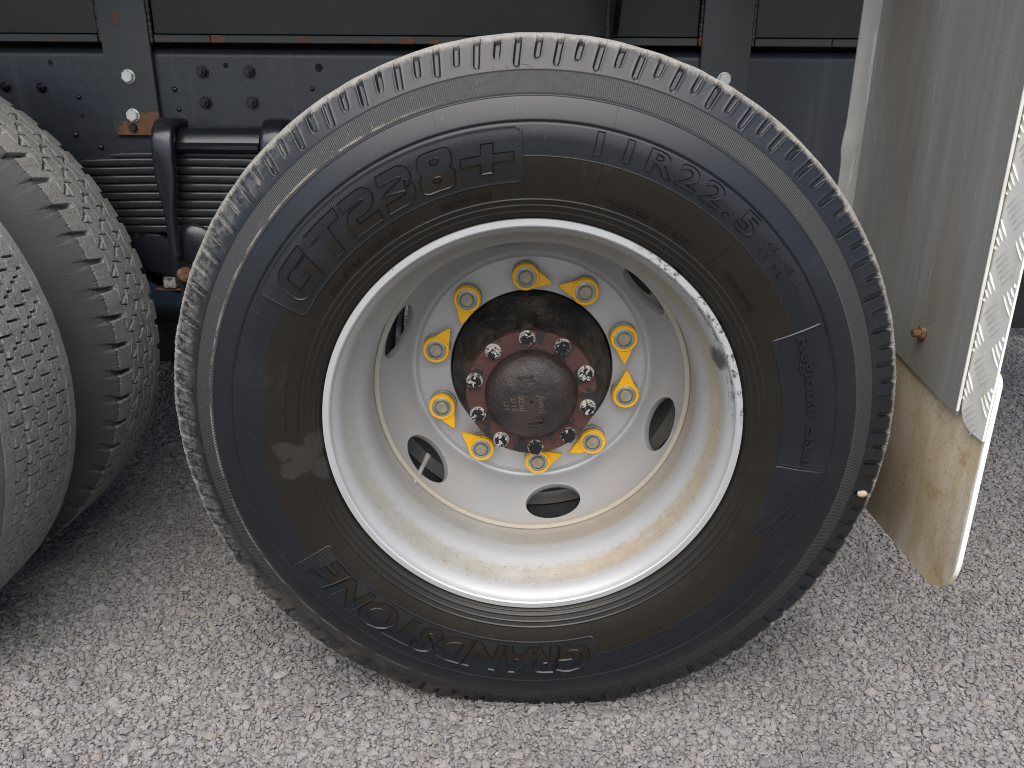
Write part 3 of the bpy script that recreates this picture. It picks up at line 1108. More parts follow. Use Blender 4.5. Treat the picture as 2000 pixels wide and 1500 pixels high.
def stroke(pts, w):
    """outline of a thick polyline with mitred corners"""
    n = len(pts)
    lf, rt = [], []
    for i, p in enumerate(pts):
        ds = []
        if i > 0:
            ds.append(Vector((p[0] - pts[i - 1][0], p[1] - pts[i - 1][1])).normalized())
        if i < n - 1:
            ds.append(Vector((pts[i + 1][0] - p[0], pts[i + 1][1] - p[1])).normalized())
        d = sum(ds, Vector((0, 0))).normalized()
        nn = Vector((-d.y, d.x))
        k = w / 2 / max(.4, nn.dot(Vector((-ds[0].y, ds[0].x))))
        lf.append((p[0] + nn.x * k, p[1] + nn.y * k))
        rt.append((p[0] - nn.x * k, p[1] - nn.y * k))
    return lf + rt[::-1]


def rrect(x0, x1, y0, y1, c):
    return arc_pts(x1 - c, y1 - c, c, 0, 90, 5) + arc_pts(x0 + c, y1 - c, c, 90, 180, 5) + arc_pts(x0 + c, y0 + c, c, 180, 270, 5) + arc_pts(x1 - c, y0 + c, c, 270, 360, 5)


def gt_glyphs():
    """heavy slanted block letters G T 2 3 8 + in a box one unit high"""
    W = .27
    G = [stroke([(1.0, .86)] + arc_pts(.30, .66, .20, 90, 180, 4) + arc_pts(.30, .34, .20, 180, 270, 4) + [(.86, .14), (.86, .55), (.52, .55)], W)]
    T = [[(0, 1), (1.0, 1), (1.0, .73), (.64, .73), (.64, 0), (.34, 0), (.34, .73), (0, .73)]]
    two = [stroke([(.0, .86)] + arc_pts(.58, .70, .16, 90, -90, 6) + arc_pts(.30, .36, .18, 90, 180, 4) + [(.12, .135), (.86, .135)], W)]
    three = [stroke([(.0, .865)] + arc_pts(.52, .69, .175, 90, -70, 6) + [(.30, .5)] + arc_pts(.54, .315, .18, 70, -90, 6) + [(0, .135)], W * .98)]
    eight = [rrect(.02, .86, .46, 1.0, .16)[0:0] or (arc_pts(.66, .80, .20, 0, 90, 4) + arc_pts(.22, .80, .20, 90, 180, 4) + [(.02, .62), (.09, .51), (.0, .42)] + arc_pts(.20, .20, .20, 180, 270, 4) + arc_pts(.70, .20, .20, 270, 360, 4) + [(.90, .42), (.79, .51), (.86, .62)]),
             rrect(.34, .53, .67, .80, .06), rrect(.34, .55, .22, .34, .06)]
    plus = [[(.36, .86), (.66, .86), (.66, .60), (1.15, .60), (1.15, .38), (.66, .38), (.66, .12), (.36, .12), (.36, .38), (-.12, .38), (-.12, .60), (.36, .60)]]
    out, x = [], 0.0
    for g, adv in ((G, 1.22), (T, 1.10), (two, 1.06), (three, .98), (eight, 1.16), (plus, 1.2)):
        out.append([[(x + p[0] + .16 * p[1], p[1]) for p in lp] for lp in g])
        x += adv
    return out


# ---- main dual wheel
wheel = empty('wheel', (0, 0, A), truck)
wheel['label'] = 'outer wheel with glossy black sidewall, silver deep-dish rim and yellow nut pointers'
tyre = build_main_tyre(wheel)

panel_patch('tread_name_panel', 92.4, 151.2, .3475, .4155, .009, .0008, .0007, wheel, M['hatch'], 'finely hatched panel behind the large moulded tread name')
panel_patch('maker_name_panel', -148.7, -73.3, .3480, .4155, .007, .0008, .0007, wheel, M['hatch'], 'finely hatched panel behind the moulded maker name')
panel_patch('regional_haul_panel', -6.3, 24.2, .3475, .4175, .006, .0009, .0007, wheel, M['plain'], 'smooth panel with the words Regional Haul')
panel_patch('road_emblem_panel', -24.6, -6.6, .3475, .4175, .006, .0006, .0002, wheel, M['plain'], 'panel with moulded road lines')

wrap_on_tyre('lettering', curve_bm(gt_glyphs()), 148.2, 94.0, .3570, .4060, .0022, M['side'], wheel, 'large moulded GT238+', base=.0010, rim=.0013)
wrap_on_tyre('lettering', text_bm('GRANDSTONE', .045, .26, .96), -75.2, -146.2, .3540, .4010, .0026, M['side'], wheel, 'large moulded GRANDSTONE', base=.0008, rim=.0013)
wrap_on_tyre('lettering', text_bm('11R22.5', .028, 0, 1.22), 79.6, 46.2, .3885, .4168, .0022, M['plain'], wheel, 'moulded tyre size 11R22.5', base=.0004, rim=.0011)
wrap_on_tyre('lettering', text_bm('ALL STEEL RADIAL', .006, 0, 1.06), 143.6, 121.6, .3320, .3395, .0022, M['side'], wheel, 'small moulded ALL STEEL RADIAL')
wrap_on_tyre('lettering', text_bm('REGROOVABLE', .006, 0, 1.06), 111.2, 99.6, .3325, .3400, .0022, M['side'], wheel, 'small moulded REGROOVABLE')
wrap_on_tyre('lettering', text_bm('TUBELESS  RIM 8.25', .006, 0, 1.06), 74.9, 54.2, .3320, .3410, .0022, M['side'], wheel, 'small moulded TUBELESS RIM 8.25')
wrap_on_tyre('lettering', text_bm('Regional Haul', .024), 23.2, -5.4, .3740, .3940, .0026, M['plain'], wheel, 'moulded Regional Haul', base=.0009)
wrap_on_tyre('lettering', text_bm('H225HLC38-01YK', 0, 0, 1.1), 43.4, 32.4, .3385, .3455, .0016, M['side'], wheel, 'small moulded mould code')
wrap_on_tyre('lettering', text_bm('148/145  L', 0, 0, 1.2), 43.8, 32.2, .4035, .4115, .0018, M['side'], wheel, 'small moulded 148/145 L')
wrap_on_tyre('lettering', text_bm('16 PR', 0, 0, 1.3), 42.8, 36.0, .3895, .3970, .0018, M['side'], wheel, 'small moulded 16 PR')
wrap_on_tyre('lettering', text_bm('10   10      T21'), 97.2, 90.6, .4830, .4862, .0005, M['side'], wheel, 'tiny moulded 10 10 T21')

bm = bmesh.new()
for d, a, b in ((77.3, .327, .3785), (47.4, .323, .3795), (106.7, .4220, .4500), (77.1, .4220, .4500), (46.0, .4220, .4500), (136.5, .4220, .4500), (16.5, .4220, .4480), (-16.0, .4220, .4480), (-45, .4220, .45), (-105, .422, .45), (-135, .422, .45), (166.6, .4220, .4500), (-164.5, .304, .3795), (-42.0, .3005, .3800), (-73.2, .3005, .3470), (18.5, .3010, .3390), (-11.7, .3000, .3390), (166.0, .3590, .3795), (165.2, .3000, .3205), (-134.0, .3000, .3350), (107.5, .304, .322), (137.0, .304, .323), (-104, .304, .347)):
    ridge(bm, [(d, a), (d, b)], .0011, .0007)
from_bm('flash_line', bm, M['side'], wheel, smooth=40)['kind'] = 'stuff'
bm = bmesh.new()
ridge(bm, [(-7.5, .392), (-11, .380), (-14.5, .3650), (-18, .3500)], .0016, .0012)
ridge(bm, [(-7.5, .4120), (-10, .4020), (-14, .3850), (-19, .3640), (-23.6, .3500)], .0018, .0014)
ridge(bm, [(-8.0, .4150), (-12, .4020), (-17, .3840), (-23.8, .3650)], .0018, .0014)
ridge(bm, [(-8.6, .4160), (-13, .4070), (-18, .3930), (-24.0, .3800)], .0018, .0014)
for a, b in (((-15.2, .3740), (-17.6, .3660)), ((-19.5, .3660), (-23.5, .3560)), ((-17.0, .3860), (-20.5, .3780)), ((-13.0, .3930), (-15.2, .3870)), ((-21.2, .3775), (-24.0, .3730)), ((-16.0, .4000), (-18.0, .3960))):
    ridge(bm, [a, b], .0022, .0014)
from_bm('road_emblem', bm, M['side'], wheel, smooth=40)['label'] = 'moulded lines of a road running to the horizon'
bm = bmesh.new()
ov = [(160.3, .3300), (160.3, .3480)]
def oval(c0, c1, r0, r1, n=10):
    rm, hr = (r0 + r1) / 2, (r1 - r0) / 2
    out = []
    for i in range(n + 1):
        t = PI * i / n
        out.append((c1 + math.degrees(math.sin(t) * hr / rm), rm - math.cos(t) * hr))
    for i in range(n + 1):
        t = PI * i / n
        out.append((c0 - math.degrees(math.sin(t) * hr / rm), rm + math.cos(t) * hr))
    return out + [out[0]]
ridge(bm, oval(161.5, 179.0, .3290, .3470), .0014, .0009)
from_bm('wear_mark', bm, M['side'], wheel, smooth=40)['label'] = 'long oval outline moulded on the left of the sidewall'
bm = bmesh.new()
ridge(bm, oval(-67.0, -45.0, .3895, .4090), .0011, .0006)
from_bm('code_plate', bm, M['side'], wheel, smooth=40)['label'] = 'thin outlined code field moulded at the lower right'

# ---- rim and disc
RIM_IN = [(.2905, -.0006), (.2985, .0000), (.2995, .004), (.2985, .011), (.2960, .016), (.2890, .018), (.2845, .024), (.2835, .034), (.2760, .050), (.2640, .068), (.2590, .086), (.2590, .112), (.2615, .148),
          (.2640, .172), (.2820, .200), (.2850, .222), (.2985, .226), (.2985, .236), (.2905, .236), (.2870, .229), (.2790, .224), (.2760, .203), (.2580, .176), (.2552, .165), (.2545, .145), (.2530, .112), (.2532, .090), (.2560, .078), (.2640, .060), (.2700, .047), (.2762, .034), (.2778, .026), (.2800, .018), (.2850, .010), (.2880, .0045), (.2885, .001)]
rim = revolve('rim', RIM_IN, 256, M['rim'], wheel, smooth=40)
FRONT = [(.2465, .1630), (.2462, .1800), (.2445, .1960), (.2400, .2160), (.2320, .2340), (.2230, .2480), (.2165, .2570), (.2120, .2650), (.2085, .2715), (.2055, .2745), (.2025, .2752), (.2000, .2742), (.1980, .2720), (.1965, .2706), (.1952, .2705), (.1948, .2720), (.1650, .2720), (.1415, .2720), (.1403, .2732)]
BACK = [(.1403, .2838), (.1660, .2840), (.2080, .2835), (.2170, .2770), (.2250, .2665), (.2330, .2550), (.2420, .2400), (.2490, .2210), (.2535, .1980), (.2548, .1800), (.2550, .1642), (.2535, .1630)]


def disc_mesh():
    P = FRONT + BACK
    d = revolve('wheel_disc', P, 192, None, None, smooth=None)
    bm = bmesh.new()
    bm.from_mesh(d.data)
    bmesh.ops.recalc_face_normals(bm, faces=bm.faces)
    bm.to_mesh(d.data)
    bm.free()
    cb = bmesh.new()
    for k in range(6):
        t = math.radians(160.3 - 60 * k)
        c = Vector((.2375 * math.cos(t), .2215, .2375 * math.sin(t)))
        er, et = Vector((math.cos(t), 0, math.sin(t))), Vector((-math.sin(t), 0, math.cos(t)))
        nn = (er * -.864 + Vector((0, -.504, 0))).normalized()
        tt = nn.cross(et).normalized()
        ring = []
        for s in (-.030, .030):
            ring.append([cb.verts.new(c + nn * s + et * .0490 * math.cos(2 * PI * i / 40) + tt * .0385 * math.sin(2 * PI * i / 40)) for i in range(40)])
        for i in range(40):
            cb.faces.new([ring[0][i], ring[0][(i + 1) % 40], ring[1][(i + 1) % 40], ring[1][i]])
        cb.faces.new(ring[0])
        cb.faces.new(ring[1][::-1])
    co = from_bm('vent_cutter', cb, None)
    md = d.modifiers.new('cut', 'BOOLEAN')
    md.object = co
    md.operation = 'DIFFERENCE'
    md.solver = 'EXACT'
    dg = bpy.context.evaluated_depsgraph_get()
    me = bpy.data.meshes.new_from_object(d.evaluated_get(dg))
    bpy.data.objects.remove(d)
    bpy.data.objects.remove(co)
    me.name = 'wheel_disc'
    # soften the punched edges of the vents
    bm = bmesh.new()
    bm.from_mesh(me)
    es = [e for e in bm.edges if len(e.link_faces) == 2 and e.calc_face_angle() > math.radians(55) and .205 < math.hypot(e.verts[0].co.x, e.verts[0].co.z) < .252 and .18 < e.verts[0].co.y < .262]
    try:
        bmesh.ops.bevel(bm, geom=es, offset=.0012, segments=2, profile=.5, affect='EDGES', clamp_overlap=True)
    except Exception:
        pass
    bm.to_mesh(me)
    bm.free()
    return me


disc = link('wheel_disc', disc_mesh(), M['disc'], wheel, smooth=34)

# ---- valve stem
bm = bmesh.new()
tube(bm, [(-.1975, .158, -.1725), (-.1915, .168, -.1650), (-.1850, .185, -.1530), (-.1790, .205, -.1440)], [.0042, .0042, .0040, .0038], 12)
cyl(bm, (-.1790, .205, -.1440), (-.1770, .212, -.1408), .0050, .0050, 12)
from_bm('valve_stem', bm, M['nut'], wheel, smooth=40)

# ---- studs, nuts and yellow pointers
NUT_A = [94.0 - 36.0 * k for k in range(10)]
NUT_A = [94.0, 58.7, 22.3, -13.2, -49.2, -85.2, -121.2, -157.2, 166.4, 130.4]
TIP = [-13.5, 167.2, -85.7, 90.2, -150.5, 19.8, 139.0, -61.8, 57.0, -102.7]
DISC_Y = .2720

bm = bmesh.new()
cyl(bm, (0, 0, 0), (0, -.0060, 0), .0240, .0235, 40, bev=.0012)
cyl(bm, (0, -.0060, 0), (0, -.0100, 0), .0205, .0190, 40)
collar_me = bpy.data.meshes.new('nut_collar')
bmesh.ops.recalc_face_normals(bm, faces=bm.faces)
bm.to_mesh(collar_me)
bm.free()
collar_me.materials.append(M['washer'])
collar_me.polygons.foreach_set('use_smooth', np.ones(len(collar_me.polygons), bool))
collar_me.set_sharp_from_angle(angle=math.radians(35))

bm = bmesh.new()
R_ = .0330 / math.sqrt(3)
rows = []
for y, k, rd in ((-.0080, 1, 0), (-.0235, 1, 0), (-.0262, .92, 1), (-.0268, .86, 1), (-.0268, .68, 1), (-.0240, .655, 1)):
    ring = []
    for i in range(48):
        t = 2 * PI * i / 48
        hx = R_ * math.cos(PI / 6) / math.cos(((t + PI / 6) % (PI / 3)) - PI / 6)
        rr = (hx * (1 - rd) + R_ * rd) * k
        ring.append(bm.verts.new((rr * math.cos(t), y, rr * math.sin(t))))
    rows.append(ring)
for a, b in zip(rows, rows[1:]):
    for i in range(48):
        bm.faces.new([a[i], a[(i + 1) % 48], b[(i + 1) % 48], b[i]])
bm.faces.new(rows[0][::-1])
bm.faces.new(rows[-1])
nut_me = bpy.data.meshes.new('wheel_nut')
bmesh.ops.recalc_face_normals(bm, faces=bm.faces)
bm.to_mesh(nut_me)
bm.free()
nut_me.materials.append(M['nut'])
nut_me.polygons.foreach_set('use_smooth', np.ones(len(nut_me.polygons), bool))
nut_me.set_sharp_from_angle(angle=math.radians(32))

bm = bmesh.new()
cyl(bm, (0, -.018, 0), (0, -.0285, 0), .0112, .0108, 28)
cyl(bm, (0, -.0285, 0), (0, -.0300, 0), .0108, .0092, 28)
for s, w_ in ((.0000, .0012),):
    box(bm, -.0030, .0034, -.0306, -.0298, -.0034, -.0024)
    box(bm, -.0030, -.0020, -.0306, -.0298, -.0024, .0040)
stud_me = bpy.data.meshes.new('wheel_stud')
bmesh.ops.recalc_face_normals(bm, faces=bm.faces)
bm.to_mesh(stud_me)
bm.free()
stud_me.materials.append(M['stud'])
stud_me.polygons.foreach_set('use_smooth', np.ones(len(stud_me.polygons), bool))
stud_me.set_sharp_from_angle(angle=math.radians(35))


def pointer_mesh():
    """pear-shaped push-on indicator: toothed ring with a tapering pointer along +x"""
    bm = bmesh.new()
    n = 144
    Ro, d = .0232, .0475
    ft = math.acos(Ro / d)
    rows = []

    def r_out(p, R0):
        p = abs((p + PI) % (2 * PI) - PI)
        ft_ = math.acos(R0 / d)
        if p < ft_:
            q = R0 / math.cos(ft_ - p)
            return q - .0016 * max(0, 1 - p / .10) - .0016 * math.sin(PI * p / ft_)
        return R0

    def r_in(p):
        return .0172 + .0006 * math.cos(24 * p)
    def ring(fn, y):
        return [bm.verts.new((fn(2 * PI * i / n) * math.cos(2 * PI * i / n), y, fn(2 * PI * i / n) * math.sin(2 * PI * i / n))) for i in range(n)]
    prof = [ring(r_in, -.0060), ring(lambda p: r_out(p, Ro), -.0060), ring(lambda p: r_out(p, Ro), -.0098), ring(lambda p: r_out(p, Ro) - .0007, -.0105),
            ring(lambda p: .0222, -.0105), ring(lambda p: .0219, -.0135), ring(lambda p: .0212, -.0140), ring(lambda p: r_in(p) + .0009, -.0140), ring(r_in, -.0132)]
    for a, b in zip(prof, prof[1:] + prof[:1]):
        for i in range(n):
            bm.faces.new([a[i], a[(i + 1) % n], b[(i + 1) % n], b[i]])
    bmesh.ops.recalc_face_normals(bm, faces=bm.faces)
    me = bpy.data.meshes.new('nut_indicator')
    bm.to_mesh(me)
    bm.free()
    me.materials.append(M['yellow'])
    me.polygons.foreach_set('use_smooth', np.ones(len(me.polygons), bool))
    me.set_sharp_from_angle(angle=math.radians(35))
    return me


ptr_me = pointer_mesh()
for k in range(10):
    t = math.radians(NUT_A[k])
    loc = (.1675 * math.cos(t), DISC_Y, .1675 * math.sin(t))
    for nm, me in (('nut_collar', collar_me), ('wheel_nut', nut_me), ('wheel_stud', stud_me), ('nut_indicator', ptr_me)):
        o = bpy.data.objects.new(nm, me)
        COL.objects.link(o)
        o.parent = wheel
        o.location = loc
        if nm == 'nut_indicator':
            o.location = (loc[0], DISC_Y - .0128 + rng.uniform(-.0006, .0006), loc[2])
            o.rotation_euler = (rng.normal(0, .02), -math.radians(TIP[k]), rng.normal(0, .02))
        else:
            o.rotation_euler = (0, rng.uniform(0, PI), 0)

# ---- hub
hub = empty('hub', (0, 0, A), truck)


def hub_body():
    n = 160
    prof = [(.0960, .1640), (.0985, .1700), (.1010, .1850), (.1060, .2050), (.1150, .2300), (.1270, .2520), (.1345, .2640), (.1372, .2700), (.1378, .3000)]
    th = np.arange(n) * 2 * PI / n
    V = []
    for r, y in prof:
        mid = math.exp(-((y - .215) / .035) ** 2)
        lob = .0085 * mid * np.cos(5 * th + .6) + .004 * mid * np.cos(10 * th + 1.3)
        rr = r + lob
        V.append(np.stack([rr * np.cos(th), np.full(n, y), rr * np.sin(th)], -1))
    V = np.concatenate(V)
    return from_np('hub_body', V, grid_faces(len(prof), n), M['hubcast'], hub, smooth=60)


hub_body()
# cast bosses behind each flange bolt
bm = bmesh.new()
for k in range(10):
    t = math.radians(95.0 - 36 * k)
    c, s = math.cos(t), math.sin(t)
    cyl(bm, (.0905 * c, .1650, .0905 * s), (.1030 * c, .2300, .1030 * s), .0125, .0180, 14)
from_bm('hub_boss', bm, M['hubcast'], hub, smooth=40)['kind'] = 'stuff'
revolve('hub_flange', [(.0700, .1520), (.0732, .1490), (.1038, .1490), (.1046, .1500), (.1046, .1640), (.1040, .1648), (.0700, .1648)], 128, M['hubflange'], hub, smooth=30)
cap_p = [(.0740, .1500), (.0742, .1462), (.0730, .1440)]
for i in range(1, 15):
    a = i / 14 * PI / 2
    cap_p.append((.0725 * math.cos(a) ** .72 if i < 14 else .0026, .1440 - .0320 * math.sin(a) ** 1.0))
cap_p += [(.0024, .1165), (.0001, .1167)]
revolve('hub_cap', cap_p, 96, M['hubcap'], hub, smooth=35, closed=False)


def cap_y(r):
    P = sorted(cap_p[2:17])
    return float(np.interp(r, [p[0] for p in P], [p[1] for p in P]))


def text_on_cap(body, cx, cz, size, rot, lab, shear=0.0):
    bm = text_bm(body, .02, shear)
    xs = [v.co.x for v in bm.verts]
    ys = [v.co.y for v in bm.verts]
    mx, my = (min(xs) + max(xs)) / 2, (min(ys) + max(ys)) / 2
    ca, sa = math.cos(math.radians(rot)), math.sin(math.radians(rot))
    ex = bmesh.ops.extrude_face_region(bm, geom=bm.faces[:])
    top = {g for g in ex['geom'] if isinstance(g, bmesh.types.BMVert)}
    for v in bm.verts:
        x, y = (v.co.x - mx) * size, (v.co.y - my) * size
        X, Z = cx + x * ca - y * sa, cz + x * sa + y * ca
        v.co = (X, cap_y(math.hypot(X, Z)) + (-.0011 if v in top else .0008), Z)
    o = from_bm('cast_lettering', bm, M['capletter'], hub, smooth=30)
    o['label'] = lab


text_on_cap('0290', -.0150, -.0030, .0130, -84, 'cast number 0290')
text_on_cap('2718', -.0270, -.0050, .0120, -82, 'cast number 2718')
text_on_cap('LH', -.0385, -.0080, .0120, -80, 'cast letters LH')
text_on_cap('Jenni', .0150, -.0030, .0150, -84, 'cast script word', .3)
bm = bmesh.new()
for cx, cz, a in ((-.010, .0365, 8), (.008, -.0360, 6)):
    ca, sa = math.cos(math.radians(a)), math.sin(math.radians(a))
    y = cap_y(math.hypot(cx, cz))
    for (x0, x1, z0, z1) in ((-.012, .012, .0030, .0046), (-.012, .012, -.0046, -.0030), (.0104, .012, -.0046, .0046)):
        b0 = len(bm.verts)
        box(bm, x0, x1, y - .0022, y + .004, z0, z1, .0004, 1)
        bm.verts.ensure_lookup_table()
        for v in bm.verts[b0:]:
            x, z = v.co.x, v.co.z
            v.co.x, v.co.z = cx + x * ca - z * sa, cz + x * sa + z * ca
from_bm('cap_lug', bm, M['hubcap'], hub, smooth=30)['kind'] = 'stuff'

bm = bmesh.new()
cyl(bm, (0, 0, 0), (0, -.0018, 0), .0135, .0130, 28)
hexbolt(bm, (0, -.0018, 0), .0205, .0085, None, rot=PI / 6)
cyl(bm, (0, -.0103, 0), (0, -.0109, 0), .0055, .0050, 14)
bolt_me = bpy.data.meshes.new('hub_bolt')
bmesh.ops.recalc_face_normals(bm, faces=bm.faces)
bm.to_mesh(bolt_me)
bm.free()
bolt_me.materials.append(M['chip'])
for k in range(10):
    t = math.radians(95.0 - 36 * k)
    o = bpy.data.objects.new('hub_bolt', bolt_me)
    COL.objects.link(o)
    o.parent = hub
    o.location = (.0929 * math.cos(t), .1490, .0929 * math.sin(t))
    o.rotation_euler = (0, rng.uniform(0, PI), 0)

# ---- inner dual on the same hub: back-to-back disc, brake drum, old tyre
inner = empty('wheel', (0, 0, A), truck)
inner['label'] = 'inner dual wheel seen through the vents of the outer disc'
MIR = Matrix.Diagonal((1, -1, 1, 1))


def mirrored(src, parent, yc, mat=None):
    me = src.data.copy()
    me.transform(Matrix.Translation((0, 2 * yc, 0)) @ MIR)
    me.flip_normals()
    o = bpy.data.objects.new(src.name.split('.')[0], me)
    COL.objects.link(o)
    o.parent = parent
    return o


mirrored(rim, inner, .2842)
inner_disc = mirrored(disc, inner, .2842)
inner_rim = inner.children[0]
TY_BACK = [(.300, .330), (.318, .318), (.35, .309), (.39, .305), (.42, .309), (.45, .319), (.48, .334), (.505, .348), (.518, .356), (.5235, .366), (.5255, .45), (.5235, .53), (.505, .548), (.45, .578), (.39, .592), (.33, .584), (.300, .560)]
revolve('tyre', TY_BACK, 128, M['dark_rubber'], inner, smooth=50)
drum = revolve('brake_drum', [(.150, .2990), (.196, .3000), (.205, .3060), (.207, .3250), (.2120, .3300), (.2120, .5200), (.150, .5200)], 96, M['drum'], truck, (0, 0, A), smooth=35)

# ---- the other tandem axle: two worn tyres showing their tread
XW = -1.295
w2 = empty('wheel', (XW, 0, A), truck)
w2['label'] = 'outer wheel of the other axle with worn zigzag-siped ribs'
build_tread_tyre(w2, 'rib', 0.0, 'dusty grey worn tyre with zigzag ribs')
share(rim, w2)
share(disc, w2)
w3 = empty('wheel', (XW, 0, A), truck)
w3['label'] = 'inner wheel of the other axle with block shoulder tread'
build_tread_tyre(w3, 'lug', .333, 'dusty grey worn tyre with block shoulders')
share(inner_rim, w3)
share(inner_disc, w3)
drum2 = share(drum, truck, (XW, 0, A))
hub2 = empty('hub', (XW, 0, A), truck)
for c in list(hub.children):
    share(c, hub2)

# ---- wheels on the far side and the axles between: only their dark shapes show
FAR = 2.30
for cx in (0.0, XW):
    w = empty('wheel', (cx, 0, A), truck)
    w['label'] = 'dual wheel on the far side, in deep shade under the truck'
    for d in (.305, 0.0):
        revolve('tyre', [(r, FAR - (y - d)) for r, y in TY_BACK], 96, M['dark_rubber'], w, smooth=50, flip=True)
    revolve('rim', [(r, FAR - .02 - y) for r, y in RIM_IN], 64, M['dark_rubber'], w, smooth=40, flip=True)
    bm = bmesh.new()
    cyl(bm, (cx, .50, A), (cx, FAR - .5, A), .075, .075, 32)
    bm2 = from_bm('axle_housing', bm, M['drum'], truck, smooth=40)
    bm = bmesh.new()
    bmesh.ops.create_uvsphere(bm, u_segments=32, v_segments=16, radius=.21, matrix=Matrix.Translation((cx, 1.15, A)) @ Matrix.Diagonal((1, .75, 1, 1)))
    from_bm('differential', bm, M['drum'], truck, smooth=180)

# ------------------------------------------------------------------ chassis
Z = lambda v: v + A
RY = .720
# main rail: C-section with a rounded top shoulder
bm = bmesh.new()
pts = [(RY, Z(.235)), (RY, Z(.512))] + [(RY + .018 - .018 * math.cos(math.radians(a)), Z(.512) + .018 * math.sin(math.radians(a))) for a in (15, 30, 45, 60, 75, 90)] + [(RY + .085, Z(.530)), (RY + .085, Z(.522)), (RY + .012, Z(.520)), (RY + .008, Z(.510)), (RY + .008, Z(.243)), (RY + .085, Z(.243)), (RY + .085, Z(.235))]
prism(bm, pts, 'x', -3.2, 2.2)
rail = from_bm('chassis_rail', bm, M['rail'], truck, smooth=40)
bm = bmesh.new()
box(bm, -3.2, 2.2, 1.50, 1.58, Z(.235), Z(.530))
from_bm('chassis_rail', bm, M['dark_rubber'], truck)

# runner strip of the subframe in lengths, with open joints
for x0, x1 in ((-3.2, -.893), (-.776, -.6615), (-.660, -.113), (-.1115, .326), (.441, .594), (.5955, 2.2)):
    bm = bmesh.new()
    box(bm, x0, x1, RY - .008, RY + .050, Z(.5405), Z(.5550), .0012, 1)
    from_bm('subframe_runner', bm, M['strip'], truck, smooth=30)
# subframe side panels
for x0, x1 in ((-3.2, -.893), (-.776, .326), (.441, 2.2)):
    bm = bmesh.new()
    box(bm, x0, x1, RY - .004, RY + .030, Z(.5570), Z(.86), .002, 2)
    from_bm('subframe_panel', bm, M['panel'], truck, smooth=30)
# added black backing that paints the gaps round runner, rail and posts dark
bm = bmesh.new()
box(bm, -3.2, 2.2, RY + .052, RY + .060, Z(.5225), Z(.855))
from_bm('gap_backing', bm, M['hole'], truck)

# bracket posts
post_objs = []
for (x0, x1, zb) in ((-.884, -.785, .3585), (.334, .433, .3585)):
    bm = bmesh.new()
    box(bm, x0, x1, RY - .013, RY - .001, Z(zb), Z(.86), .0025, 2)
    post = from_bm('body_bracket', bm, M['post'], truck, smooth=30)
    bm = bmesh.new()
    # ragged weld beads down the upper edges
    for xe in (x0 - .003, x1 + .003):
        zz = .545
        while zz < .80:
            q = rng.uniform(.004, .007)
            bmesh.ops.create_icosphere(bm, subdivisions=1, radius=q, matrix=Matrix.Translation((xe, RY - .006, Z(zz))) @ Matrix.Diagonal((.7, .8, 1.2, 1)))
            zz += q * 1.2
    wb = from_bm('weld_bead', bm, M['post'], post, smooth=180)
    wb['kind'] = 'stuff'
    post_objs.append(post)


def zinc_bolt(x, z, parent, rot):
    bm = bmesh.new()
    hexbolt(bm, (x, RY - .0128, z), .0215, .0085, .0142, .0016, 0, rot)
    from_bm('bolt', bm, M['zinc'], parent)


zinc_bolt(-.8375, Z(.4750), post_objs[0], .35)
zinc_bolt(-.8395, Z(.3985), post_objs[0], .50)
zinc_bolt(.3845, Z(.4780), post_objs[1], .2)
zinc_bolt(.3845, Z(.4010), post_objs[1], .2)
bm = bmesh.new()
hexbolt(bm, (-.842, RY - .0128, Z(.3745)), .0150, .009, None, 0, 0, .5)
from_bm('bolt', bm, M['rail'], post_objs[0])

# bolts and holes of the rail
for (x, z) in ((-.688, .485), (-.590, .486), (-.688, .425), (-.589, .426)):
    bm = bmesh.new()
    hexbolt(bm, (x, RY, Z(z)), .0190, .0090, .0135, .0018, .0065, rng.uniform(0, 1))
    from_bm('bolt', bm, M['gloss'], rail, smooth=30)
for (x, z, r) in ((-1.030, .452, .0100), (-1.106, .453, .0115)):
    bm = bmesh.new()
    hexbolt(bm, (x, RY, Z(z)), .0150, .0070, .0105, .0015, .006, .3)
    from_bm('bolt', bm, M['gloss'], rail, smooth=30)
for (x, z, r) in ((-.750, .4505, .0058), (-.746, .411, .0050), (-.955, .434, .0055), (-.462, .454, .0052), (-.975, .358, .0065), (-.925, .333, .0065), (-.690, .372, .006), (-.586, .372, .006)):
    bm = bmesh.new()
    bmesh.ops.create_uvsphere(bm, u_segments=16, v_segments=8, radius=r, matrix=Matrix.Translation((x, RY, Z(z))) @ Matrix.Diagonal((1, .75, 1, 1)))
    from_bm('rivet', bm, M['gloss'], rail, smooth=180)
for (x, z, r) in ((-.638, .498, .0052), (-.445, .495, .0080), (-.954, .397, .0050), (-1.003, .501, .0048)):
    bm = bmesh.new()
    cyl(bm, (x, RY - .0006, Z(z)), (x, RY + .006, Z(z)), r, r, 24)
    from_bm('bolt_hole', bm, M['hole'], rail)

# triangular gusset under the body
bm = bmesh.new()
prism(bm, [(RY - .006, Z(.556)), (RY - .006, Z(.86)), (.40, Z(.86)), (.640, Z(.566)), (.668, Z(.556))], 'x', .148, .160, .001)
gus = from_bm('gusset_plate', bm, M['gloss'], truck, smooth=30)
bm = bmesh.new()
z = .558
while z < .80:
    bmesh.ops.create_icosphere(bm, subdivisions=1, radius=.0065, matrix=Matrix.Translation((.1455, RY - .006, Z(z))) @ Matrix.Diagonal((1, .7, 1.2, 1)))
    z += .007
from_bm('weld_bead', bm, M['post'], gus, smooth=180)['kind'] = 'stuff'

